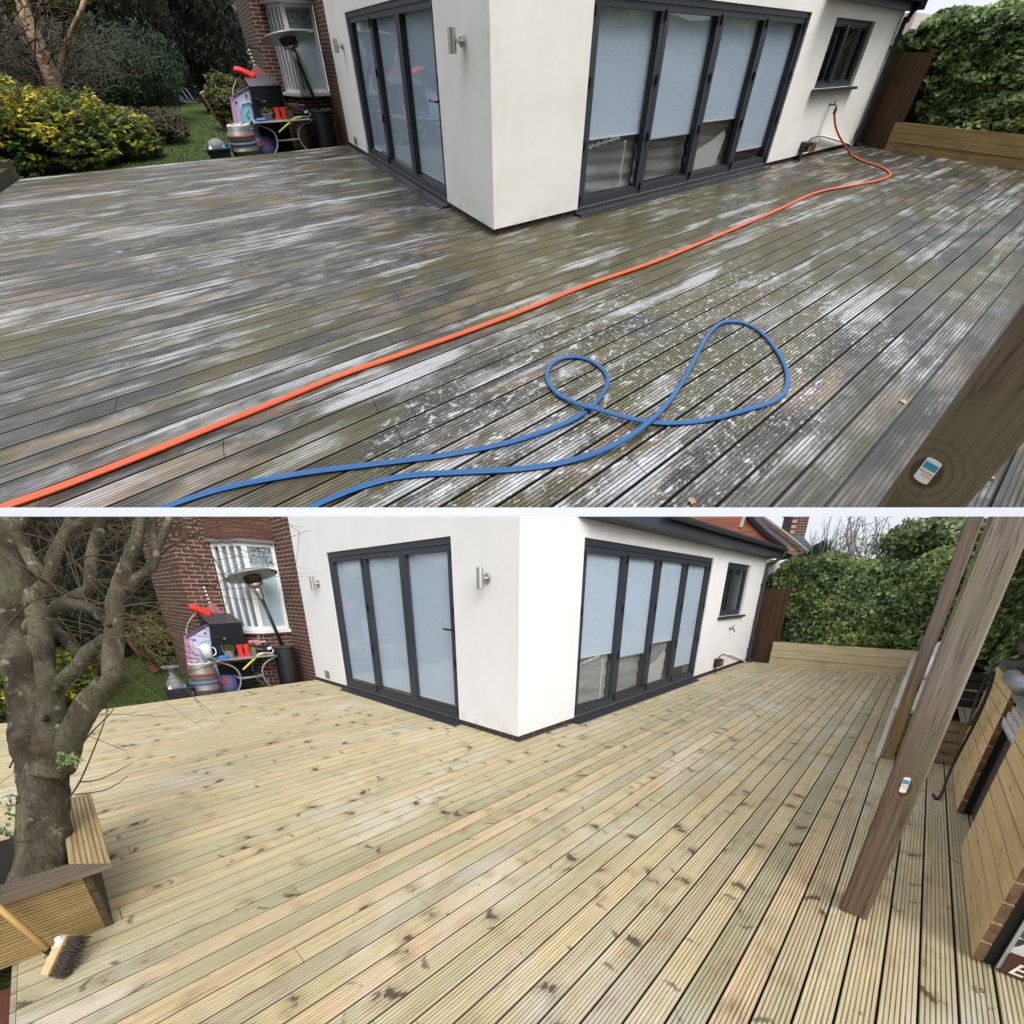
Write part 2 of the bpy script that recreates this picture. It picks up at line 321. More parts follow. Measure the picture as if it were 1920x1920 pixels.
def brick_mat(name,c1=(.12,.048,.036),c2=(.065,.030,.026),mo=(.36,.31,.26),axis='y'):
    g=G(name,.8,.25); x,y,z=g.xyz(); br=g.n('ShaderNodeTexBrick'); g.lk(g.comb(g.ma('ADD',x,y),z,0.),br.inputs['Vector'])
    br.inputs['Scale'].default_value=1.; br.inputs['Brick Width'].default_value=.2; br.inputs['Row Height'].default_value=.068; br.inputs['Mortar Size'].default_value=.006; br.inputs['Mortar Smooth'].default_value=.2
    br.inputs['Color1'].default_value=(*c1,1); br.inputs['Color2'].default_value=(*c2,1); br.inputs['Mortar'].default_value=(*mo,1)
    nz=g.noise(14,detail=5); g.col(g.mix(.35,br.outputs['Color'],g.mix(nz,(.35,.35,.35),(1.5,1.4,1.3)),'MULTIPLY')); g.bump(g.ma('SUBTRACT',1.,br.outputs['Fac']),.5,.006); return g.m
def render_mat(k):
    g=G('white_render',.85,.2); a=g.noise(2.2,detail=6); b=g.noise(60,detail=3); x,y,z=g.xyz()
    c=g.mix(g.sm(a,.35,.75),(.88,.86,.82),(.82,.80,.755)) if k=='A' else g.mix(g.sm(a,.35,.75),(.79,.785,.79),(.755,.745,.755))
    # green weathering low on the corner and splash dirt at the foot
    cr=g.ma('ADD',g.ma('ABSOLUTE',x),g.ma('ABSOLUTE',y)); st=g.ma('MULTIPLY',g.ma('SUBTRACT',1.,g.sm(cr,.0,.22)),g.sm(g.noise(5,(1,1,.4),5,.65),.46,.68))
    c=g.mix(g.ma('MULTIPLY',st,.35 if k=='A' else .08),c,(.50,.48,.32))
    ft=g.ma('MULTIPLY',g.ma('SUBTRACT',1.,g.sm(z,.07,.28)),g.sm(g.noise(7,detail=5),.45,.65)); c=g.mix(g.ma('MULTIPLY',ft,.3),c,(.52,.49,.40))
    c2=g.noise(.8,(1,1,.35),5,.65,off=(3,3,3)); g.col(g.mix(g.ma('MULTIPLY',g.sm(c2,.5,.72),.22),c,tuple(v*.9 for v in (.70,.68,.63)))); g.bump(g.ma('ADD',b,g.ma('MULTIPLY',g.noise(220,detail=2),.5)),.6,.006); return g.m
def glass_mat():
    g=G('door_glass',.03,.5); t=g.n('ShaderNodeBsdfTransparent'); t.inputs[0].default_value=(.93,.95,.96,1); gl=g.n('ShaderNodeBsdfGlossy'); gl.inputs['Roughness'].default_value=.015
    ge=g.n('ShaderNodeNewGeometry'); vm=g.n('ShaderNodeVectorMath'); vm.operation='DOT_PRODUCT'; g.lk(ge.outputs['Incoming'],vm.inputs[0]); g.lk(ge.outputs['Normal'],vm.inputs[1])
    c=g.ma('ABSOLUTE',vm.outputs['Value']); mx=g.n('ShaderNodeMixShader'); g.lk(g.ma('ADD',.07,g.ma('MULTIPLY',g.ma('POWER',g.ma('SUBTRACT',1.,c),5.),.5)),mx.inputs[0])
    g.lk(t.outputs[0],mx.inputs[1]); g.lk(gl.outputs[0],mx.inputs[2]); out=[n for n in g.t.nodes if n.type=='OUTPUT_MATERIAL'][0]; g.lk(mx.outputs[0],out.inputs[0]); return g.m
def blind_mat(name='pleated_blind',c=(.62,.69,.80)):
    g=G(name,.7,.2); x,y,z=g.xyz(); w=g.ma('SINE',g.ma('MULTIPLY',z,2*math.pi/.022)); nz=g.noise(1.2,detail=3)
    a=g.mix(nz,tuple(v*.96 for v in c),tuple(min(1,v*1.05) for v in c)); g.col(g.mix(g.ma('MULTIPLY',g.sm(w,-.2,1.),.16),a,tuple(v*.55 for v in c))); g.bump(w,.25,.004); return g.m
def bark_mat(name,c0=(.035,.027,.018),c1=(.17,.15,.105)):
    g=G(name,.85,.2); a=g.noise(5,(1,1,.45),6,.65,.6); b=g.noise(34,(1,1,.5),6,.7)
    c=g.mix(g.sm(a,.33,.68),c0,c1); mo=g.noise(3.1,detail=4,off=(4,4,4)); c=g.mix(g.ma('MULTIPLY',g.sm(mo,.52,.68),.55),c,(.115,.125,.06))
    sc=g.noise(3.7,detail=5,off=(8,2,1),dist=.8); c=g.mix(g.ma('MULTIPLY',g.sm(sc,.6,.68),.7),c,(.05,.032,.02))
    ck=g.noise(1.,(48,48,7),6,.7,1.6,off=(2,6,1)); c=g.mix(g.ma('MULTIPLY',g.ma('SUBTRACT',1.,g.sm(g.ma('ABSOLUTE',g.ma('SUBTRACT',ck,.5)),.005,.035)),.7),c,(.022,.016,.011)); li=g.noise(16.,detail=3,off=(1,9,4)); c=g.mix(g.ma('MULTIPLY',g.sm(li,.60,.68),.55),c,(.30,.30,.23))
    g.col(g.mix(.4,c,g.mix(b,(.3,.3,.3),(1.6,1.6,1.6)),'MULTIPLY')); g.bump(g.ma('ADD',a,b),.9,.02); return g.m
def lawn_mat():
    g=G('lawn_soil_and_grass',.9,.15); a=g.noise(3,detail=6); b=g.noise(40,detail=4); c=g.mix(g.sm(a,.3,.7),(.035,.06,.014),(.065,.085,.022)); c=g.mix(g.ma('MULTIPLY',g.sm(b,.5,.75),.5),c,(.10,.09,.04)); g.col(c); g.bump(b,.6,.03); return g.m
# ------------------------------------------------------------------ shared materials
DARK=plain('anthracite_powdercoat',(.035,.040,.052),.42,.4,var=.08)
DARKP=plain('anthracite_trim',(.040,.046,.060),.5,.4,var=.1)
GLASS=glass_mat(); BLIND=blind_mat(); BLINDW=blind_mat('house_window_blind',(.60,.71,.74))
BLACKP=plain('black_plastic',(.012,.012,.014),.38,.45); BLACKF=plain('black_cover_fabric',(.011,.012,.016),.75,.2,scale=9,var=.35)
STEEL=plain('brushed_steel',(.55,.54,.52),.32,.5,1.,var=.1,scale=20); KEGM=plain('keg_steel',(.20,.19,.18),.5,.5,.6,var=.3,scale=8)
WHITEP=plain('white_plastic',(.78,.78,.79),.4,.4,var=.05); BRICK=brick_mat('red_brown_brick'); PLINTH=brick_mat('dark_plinth_brick',(.06,.04,.035),(.03,.028,.03),(.12,.11,.10))
TILEH=brick_mat('hung_clay_tile',(.16,.075,.05),(.10,.05,.04),(.05,.03,.025))
SLATE=plain('roof_slate',(.05,.055,.07),.6,.4,var=.35,scale=7); ROOFRED=brick_mat('red_roof_tile',(.33,.11,.06),(.24,.08,.05),(.10,.05,.04)); ROOFTAN=brick_mat('tan_roof_tile',(.26,.17,.11),(.2,.13,.09),(.1,.07,.05))
WOODGATE=plank_mat('brown_fence_wood',(.035,.018,.009),(.075,.040,.018),(30,30,2),.2)
LAWN=lawn_mat()
def soft(n,c,r=.6,**k): return plain(n,c,r,.3,**k)

# ------------------------------------------------------------------ foliage helpers
def unit(v): return v/(np.linalg.norm(v,axis=-1,keepdims=True)+1e-9)
def leaves(c,nrm,up,L,Wd,jit=.6,curl=0.):
    """diamond leaves at c, facing about nrm, pointing about up"""
    n=len(c); N=unit(nrm+rng.normal(0,jit,(n,3))); A=unit(up+rng.normal(0,jit,(n,3))); A=unit(A-N*(A*N).sum(1,keepdims=True)); B=np.cross(N,A)
    l=(L*rng.uniform(.6,1.25,(n,1)))*.5; w=(Wd*rng.uniform(.6,1.25,(n,1)))*.5
    V=np.stack([c-A*l,c+B*w-A*l*.15+N*curl*l,c+A*l,c-B*w-A*l*.15+N*curl*l],1).reshape(-1,3)
    return V,np.arange(4*n).reshape(n,4)
def lump(p,sc,amp):
    return np.array([mnoise.noise(Vector(q*sc)) for q in p])*amp
def blob(n,c,r,depth=.35,amp=.35,sc=1.6,bottom=-.6):
    d=unit(rng.normal(size=(n,3))); d=d[d[:,2]>bottom]; base=c+d*r
    f=1+lump(base,sc,amp)+lump(base,sc*2.7,amp*.45); f*=1-depth*rng.random(len(d))**2
    return c+d*r*f[:,None],d/np.array(r)*np.mean(r)
def core(c,r,k=.78,amp=.35,sc=1.6):
    bm=bmesh.new(); bmesh.ops.create_icosphere(bm,subdivisions=3,radius=1); d=np.array([v.co[:] for v in bm.verts]); F=[tuple(v.index for v in f.verts) for f in bm.faces]; bm.free()
    base=c+d*r; f=k*(1+lump(base,sc,amp)); mb=MB(); mb.add(c+d*r*f[:,None],F); return mb
SHADE=soft('dark_foliage_shade',(.018,.02,.011),.9,var=.4)  # near-black colour for solid cores, painted as the shade inside foliage
BARKT=bark_mat('tree_bark'); BARKD=bark_mat('garden_bark',(.05,.035,.025),(.12,.09,.065)); BARKP=bark_mat('pale_peeling_bark',(.16,.10,.055),(.50,.36,.22))
M_YEL=leaf_mat('golden_shrub_leaf',[(.1,(.022,.05,.008)),(.42,(.07,.125,.014)),(.62,(.22,.25,.02)),(.80,(.64,.48,.03)),(1,(.85,.66,.12))],nscale=2.6)
M_CON=leaf_mat('dark_conifer_needle',[(.1,(.006,.009,.006)),(.6,(.014,.021,.013)),(1,(.03,.042,.022))],.7,trans=.05)
M_JUN=leaf_mat('blue_green_conifer_needle',[(.1,(.008,.014,.007)),(.55,(.018,.036,.016)),(1,(.045,.09,.038))],.7,trans=.1)
M_OLV=leaf_mat('olive_shrub_leaf',[(.1,(.03,.04,.010)),(.6,(.105,.115,.028)),(1,(.26,.25,.085))],.6)
M_BRN=leaf_mat('brown_twiggy_shrub_leaf',[(.1,(.02,.014,.010)),(.6,(.06,.045,.028)),(1,(.15,.12,.06))],.8,trans=.1)
M_IVY=leaf_mat('ivy_leaf',[(.06,(.012,.024,.010)),(.25,(.07,.12,.04)),(.48,(.20,.29,.09)),(.72,(.46,.52,.18)),(1,(.68,.66,.36))],.42,.4,nscale=1.7,trans=.3)
M_FARG=leaf_mat('far_tree_leaf',[(.1,(.08,.12,.05)),(.6,(.20,.26,.11)),(1,(.38,.42,.2))],.6)
M_GRASS=leaf_mat('grass_blade',[(.1,(.035,.07,.014)),(.6,(.075,.125,.028)),(1,(.14,.17,.055))],.6)

def shrub(name,label,cat,c,r,n,L,Wd,mat,group=None,depth=.4,amp=.35,sc=1.6,up=(0,0,.6),jit=.6,bottom=-.7,stem=True,curl=0.):
    c=np.array(c,float); r=np.array(r,float); t=thing(name,label,cat,(c[0],c[1],-.15),group)
    p,d=blob(n,c,r,depth,amp,sc,bottom); p=p[p[:,2]>-.14]; d=d[:len(p)] if len(d)!=len(p) else d
    V,F=leaves(p,d,d*.5+np.array(up),L,Wd,jit,curl); make('foliage',(V,F),mat,t,rnd=rng.random(len(F)))
    make('shade_core',core(c,r,.72,amp,sc),SHADE,t,smooth=True)
    if stem:
        mb=MB(); mb.tube([(c[0],c[1],-.2),(c[0]+.03,c[1],c[2])],[.09,.05]); make('trunk',mb,BARKD,t,smooth=True)
    return t

# ------------------------------------------------------------------ deck
def deck(mat):
    prof=[]; e=.0052 if PL.k=='A' else .0042; nG=6; w=PITCH-2*e; rw=w/(nG+1.0*(nG+1)*1.0+.0)
    prof=[(e,-.03),(e,-.003),(e+.002,0)]
    ridge=.0105; gr=(w-.004-(nG+1)*ridge)/nG; y=e+.002
    for k in range(nG+1):
        y2=y+ridge
        if k<nG: prof+= [(y2,0),(y2+gr*.2,-.0058),(y2+gr*.8,-.0058),(y2+gr,0)]
        y=y2+gr
    prof+=[(PITCH-e-.002,0),(PITCH-e,-.003),(PITCH-e,-.03),(PITCH+e,-.03)]
    mb=MB(); rr=random.Random(4)
    for k in range(-13,71):
        y0=GAP0+k*PITCH; ym=y0+PITCH/2
        if ym>5.26: break
        x0=-3.77 if ym<-.36 else -4.42; x1=8.42 if ym<0 else .02
        cuts=[x0]; xx=x0+rr.uniform(.8,3.6)
        while xx<x1-.6: cuts+=[xx-.0015,xx+.0015]; xx+=rr.uniform(2.4,4.2)
        cuts.append(x1)
        for a,b in zip(cuts[0::2],cuts[1::2]):
            n=len(prof); V=[(a,y0+p,z) for p,z in prof]+[(b,y0+p,z) for p,z in prof]
            F=[(i,i+1,n+i+1,n+i) for i in range(n-1)]
            F+=[tuple(range(n-1)) [::-1],tuple(n+i for i in range(n-1))]
            mb.add(V,F)
    mb.box(-4.4,5.245,-.15,.0,5.262,-.004); mb.box(-4.435,-.36,-.15,-4.421,5.24,-.004); mb.box(-3.79,-4.8,-.15,-3.773,-.37,-.004)
    return tag(make('deck',mb,mat,None,(0,0,0)),None,None,None,'structure')

# ------------------------------------------------------------------ the rendered extension
ZT=2.12
def house(words):
    k=PL.k; RM=render_mat(k)
    t=thing('house_extension','white rendered house extension with grey bifold doors '+words,'house',(0,0,0))
    wl=MB(); z0,zr,zl=.07,2.42,3.3; th=.25
    def R(u0,u1,a,b): wl.box(u0,0,a,u1,th,b)
    R(0,1.07,z0,zr); R(5.05,5.84,z0,zr); R(7.27,8.36,z0,zr); R(1.07,5.05,ZT,zr); R(5.84,7.27,z0,1.13); R(5.84,7.27,2.10,zr)
    def Lw(u0,u1,a,b): wl.box(0,u0,a,th,u1,b)
    Lw(th,1.01,z0,zl); Lw(4.04,5.24,z0,zl); Lw(1.01,4.04,ZT,zl); wl.box(0,0,zr,1.0,th,zl)
    wl.box(8.11,th,z0,8.36,2.6,zr)
    make('wall',wl,RM,t)
    pl=MB(); pl.box(.014,.014,-.15,8.34,.2,z0); pl.box(.014,.2,-.15,.2,5.23,z0); make('plinth',pl,PLINTH,t)
    # eaves
    ov,f0=(.09,5.4) if k=='A' else (.24,.55); fz=MB(); fz.sweep([(f0,-ov,2.30),(f0,-ov+.02,2.50),(8.5,-ov+.02,2.50),(8.5,-ov,2.30)],(0,.03,0)); fz.box(f0,-ov+.025,2.30,8.5,0.0,2.315); fz.box(8.47,-.21,2.31,8.5,2.6,2.50); make('fascia',fz,DARKP,t)
    gp=[(0.5,-.30,2.475),(8.55,-.30,2.475)]; g=MB(); a=np.linspace(math.pi,2*math.pi,9); gy=-ov-.06; ring=[(gy+.055*math.cos(q),2.475+.055*math.sin(q)) for q in a]; ring+= [(gy+.045*math.cos(q),2.477+.045*math.sin(q)) for q in a[::-1]]
    g.sweep([(f0-.05,y,z) for y,z in ring],(8.55-f0+.05,0,0)); make('gutter',g,DARKP,t)
    rf=MB(); rf.sweep([(f0-.05,-ov-.03,2.51),(f0-.05,2.6,3.02),(f0-.05,2.6,2.95),(f0-.05,-ov-.03,2.46)],(8.6-f0,0,0)); rf.sweep([(.5,.4,2.63),(.5,2.2,3.6),(.5,2.2,3.0),(.5,.4,2.6)],(3.3,.0,0)); make('roof',rf,SLATE,t)
    dp=MB(); pts=[(8.42,gy,2.42),(8.42,gy,2.36),(8.40,-ov,2.28),(8.34,-.08,2.14),(8.32,-.055,2.05),(8.32,-.055,.12),(8.32,-.09,.05),(8.32,-.16,.03)]
    dp.tube(spline(pts,4),.036,10); d=make('downpipe',dp,BLACKP if k=='A' else DARK,t,smooth=True)
    for z in (1.75,.30):
        m=MB(); m.box(8.26,-.055,z-.018,8.38,0.0,z+.018); make('pipe_bracket',m,DARK,d)
    def door(mp,u0,u1,nl,bb,hand,lab):
        def bx(m,a,n0,za,b,n1,zb):
            P=[mp(x,n,z) for z in (za,zb) for x,n in ((a,n0),(b,n0),(b,n1),(a,n1))]; m.hexa(P)
        fr=MB(); bx(fr,u0,-.105,.03,u0+.045,-.02,ZT); bx(fr,u1-.045,-.105,.03,u1,-.02,ZT); bx(fr,u0+.045,-.105,ZT-.07,u1-.045,-.02,ZT); bx(fr,u0+.045,-.105,.03,u1-.045,-.02,.055)
        D=tag(make('bifold_door',fr,DARK,t),lab)
        s=MB(); bx(s,u0-.02,-.03,-.012,u1+.02,.10,.012); bx(s,u0-.02,-.11,.0125,u1+.02,.075,.028); make('sill',s,DARK,D)
        w=(u1-u0-.09)/nl
        for i in range(nl):
            a=u0+.045+i*w+.003; b=a+w-.006; st=.062; f=MB(); zb,zt2=.058,ZT-.074
            bx(f,a,-.09,zb,a+st,-.03,zt2); bx(f,b-st,-.09,zb,b,-.03,zt2); bx(f,a+st,-.09,zt2-st,b-st,-.03,zt2); bx(f,a+st,-.09,zb,b-st,-.03,zb+.10)
            bx(f,a+st,-.078,zb+.101,a+st+.012,-.05,zt2-st-.001); bx(f,b-st-.012,-.078,zb+.101,b-st,-.05,zt2-st-.001); bx(f,a+st+.0125,-.078,zb+.101,b-st-.0125,-.05,zb+.118)
            make('leaf_frame',f,DARK,D)
            p=MB(); bx(p,a+st+.001,-.068,zb+.101,b-st-.001,-.064,zt2-st-.001); make('pane',p,GLASS,D)
            bl=MB(); bx(bl,a+st-.01,-.100,bb[i],b-st+.01,-.093,zt2-st+.02); make('blind',bl,BLIND,D)
            br=MB(); bx(br,a+st+.002,-.102,bb[i]-.016,b-st-.002,-.088,bb[i]-.0005); make('blind_rail',br,WHITEP if i!=1 else soft('grey_rail',(.5,.5,.52)),D)
        for i in range(0,nl+1,1 if nl==4 else 2):
            for z in (.16,.75,1.35,1.95):
                u=u0+.045+min(i,nl)*w; m=MB(); bx(m,u-.012,-.03,z-.05,u+.012,-.008,z+.05); make('hinge',m,BLACKP,D)
        if hand is not None:
            m=MB(); bx(m,hand,-.03,1.03,hand+.035,-.018,1.25); m.tube([mp(hand+.018,-.02,1.15),mp(hand+.018,.035,1.15),mp(hand+.16,.04,1.155)],.012,8); make('handle',m,BLACKP,D,smooth=False)
        return D
    mr=lambda u,n,z:(u,-n,z); ml=lambda u,n,z:(-n,u,z)
    D2=door(mr,1.07,5.05,4,[.80,.71,.83,.34],None,'four leaf grey bifold door with blinds at different heights')
    D1=door(ml,1.01,4.04,3,[.22,.22,.22],1.02,'three leaf grey bifold door with blinds fully down')
    # things just behind the long door's glass: added grey panels, coloured as reflection and lit room, and the frayed edge of a torn blind
    sh=MB(); 
    for (a,b,zb,zt2,y) in ((1.16,2.02,.16,.83,.16),(2.1,3.06,.16,.86,.18),(3.12,3.95,.16,.90,.17)):
        nx,nz=10,14; V=[];
        for i in range(nx+1):
            for j in range(nz+1):
                u=a+(b-a)*i/nx; z=zb+(zt2-zb)*j/nz; V.append((u,y+.012*math.sin(z*34+u*3)+.01*math.sin(u*9),z))
        sh.add(V,[(i*(nz+1)+j,(i+1)*(nz+1)+j,(i+1)*(nz+1)+j+1,i*(nz+1)+j+1) for i in range(nx) for j in range(nz)])
    make('reflection_panel',sh,plank_mat('grey_reflection_panel',(.30,.295,.28),(.42,.41,.40),(3,3,22),.0,.9),t,smooth=True)
    c2=MB(); V=[(3.17,.125,.17),(3.78,.125,.17),(3.90,.13,.60),(3.82,.13,.66),(3.60,.13,.55),(3.17,.128,.40)]; c2.sweep(V,(0,.006,0)); make('pale_cloth',c2,soft('pale_cloth',(.56,.54,.50)),t)
    fe=MB(); zz=[(1.14+.017*i,.088-.0,.70+.055*(i/26)+(.028 if i%2 else -.028)*(.6+.4*math.sin(i))) for i in range(34)]; fe.tube(zz,.005,4)
    zz=[(1.80+(.016 if i%2 else -.016)*(.5+.5*math.sin(i*1.7)**2),.088,.18+.0165*i) for i in range(34)]; fe.tube(zz,.006,4); make('frayed_blind_edge',fe,WHITEP,t)
    inn=MB(); inn.box(.26,2.4,.0,8.1,2.45,2.4); inn.box(.26,.26,.0,8.1,2.4,.02); inn.box(.26,.26,2.43,8.1,2.4,2.46); inn.box(5.3,.27,.02,5.34,2.4,2.42); make('interior',inn,soft('interior_plaster',(.30,.29,.27)),t)
    # kitchen window
    wf=MB(); x0,x1,za,zb=5.84,7.27,1.13,2.10; f=.075
    wf.box(x0,.05,za,x0+f,.12,zb); wf.box(x1-f,.05,za,x1,.12,zb); wf.box(x0+f,.05,zb-f,x1-f,.12,zb); wf.box(x0+f,.05,za,x1-f,.12,za+f); wf.box(6.40,.045,za+f,6.50,.12,zb-f)
    Wn=tag(make('window',wf,DARK,t),'small dark framed kitchen window')
    for a,b in ((x0+f,6.40),(6.50,x1-f)):
        p=MB(); p.box(a+.001,.083,za+f+.001,b-.001,.087,zb-f-.001); make('pane',p,GLASS,Wn)
        s=MB(); s.box(a+.002,.06,za+f+.002,a+.03,.08,zb-f-.002); s.box(b-.03,.06,za+f+.002,b-.002,.08,zb-f-.002); s.box(a+.031,.06,zb-f-.03,b-.031,.08,zb-f-.002); s.box(a+.031,.06,za+f+.002,b-.031,.08,za+f+.03); make('sash',s,DARK,Wn)
    s=MB(); s.box(x0-.06,-.07,za-.045,x1+.06,.0495,za-.002); make('window_sill',s,DARK,t)
    bk=MB(); bk.box(5.7,.62,.9,7.4,.66,2.3); make('window_backing',bk,soft('dim_room',(.035,.038,.034)),t)
    bl=MB(); bl.box(6.52,.2,za+.05,7.18,.21,zb-.1); make('net_curtain',bl,soft('net_curtain',(.10,.115,.11)),t)
    fa=MB(); fa.tube(spline([(6.55,.16,1.14),(6.55,.16,1.34),(6.60,.155,1.40),(6.67,.15,1.36),(6.68,.15,1.30)],4),.013,8); fa.lathe((6.55,.16,1.13),[(.03,0),(.03,.03),(.02,.05)],10); fa.box(6.9,.14,1.14,7.02,.2,1.17); make('kitchen_faucet',fa,STEEL,t,smooth=True)
    # air bricks and waste pipe
    for lab,(p,q) in (('left',((-.006,4.62,.10),(.02,4.80,.24))),('right',((6.44,-.006,.09),(6.66,.02,.24)))):
        m=MB(); m.box(*p,*q)
        for i in range(3):
            z=p[2]+.025+i*.04
            if lab=='left': m.box(p[0]-.006,p[1]+.012,z,p[0]-.0005,q[1]-.012,z+.015)
            else: m.box(p[0]+.012,p[1]-.006,z,q[0]-.012,p[1]-.0005,z+.015)
        make('air_brick',m,soft('terracotta',(.24,.10,.06)) if lab=='right' else soft('buff_air_brick',(.26,.21,.15)),t)
    m=MB(); m.tube([(6.72,.02,.335),(6.72,-.035,.335),(6.80,-.04,.325),(8.02,-.04,.07),(8.10,-.04,.05),(8.10,-.04,-.02)],.022,8); make('waste_pipe',m,WHITEP,t,smooth=True)
    return t
def wall_light(y,label):
    t=thing('wall_light',label,'wall light',(0,y,1.69),'steel wall lights'+(' on the upper house' if PL.k=='A' else ' on the lower house'))
    m=MB(); m.lathe((-.10,y,1.59),[(.029,0),(.034,.003),(.034,.197),(.029,.2)],18); make('cylinder_shade',m,STEEL,t,smooth=False)
    m=MB(); m.lathe((-.012,y-.012,1.69),[(.052,0),(.052,.010),(.040,.014)],18,(-1,0,0)); make('wall_plate',m,STEEL,t)
    m=MB(); m.tube([(-.012,y-.012,1.69),(-.09,y,1.69)],.020,10); make('bracket',m,STEEL,t)
    m=MB(); m.lathe((-.10,y,1.588),[(.022,0),(.024,.0015)],14); m.lathe((-.10,y,1.7905),[(.022,0),(.024,.0015)],14); make('lens',m,soft('frosted_lens',(.75,.75,.72)),t)
def tap(words,hose):
    t=thing('garden_tap','brass outdoor tap on white wall '+words,'tap',(6.64,0,.84))
    m=MB(); m.tube([(6.64,.01,.86),(6.64,-.085,.86),(6.64,-.10,.85),(6.64,-.105,.80)],.014,8); m.lathe((6.64,0.001,.86),[(.03,0),(.03,.008)],12,(0,-1,0)); make('spout',m,plain('dull_brass',(.22,.20,.13),.4,.5,.7),t,smooth=True)
    m=MB(); m.tube([(6.64,-.06,.86),(6.64,-.06,.91)],.009,6); m.tube([(6.60,-.06,.905),(6.72,-.06,.935)],.008,6); make('lever',m,plain('tap_lever',(.12,.12,.11),.4,.5,.6),t)
    if hose:
        m=MB(); m.lathe((6.64,-.105,.72),[(.02,0),(.023,.02),(.019,.045),(.024,.06),(.021,.085)],12); make('hose_connector',m,soft('green_black_connector',(.03,.07,.02)),t)
def socket(words):
    t=thing('outdoor_socket','black outdoor socket box low on the white wall '+words,'socket',(6.13,0,.2))
    m=MB(); m.box(6.03,-.075,.13,6.22,-.002,.30); m.sweep([(6.02,-.08,.30),(6.02,-.10,.295),(6.02,-.10,.24),(6.02,-.0755,.24)],(.21,0,0)); make('box',m,BLACKP,t)
    m=MB(); m.tube(spline([(6.05,-.05,.14),(6.04,-.06,.05),(6.02,-.07,.015),(5.98,-.09,.012)],4),.011,6); m.tube(spline([(6.2,-.03,.29),(6.3,-.02,.33),(6.45,-.02,.345),(6.62,-.02,.34)],4),.010,6); make('cable',m,BLACKP,t,smooth=True)

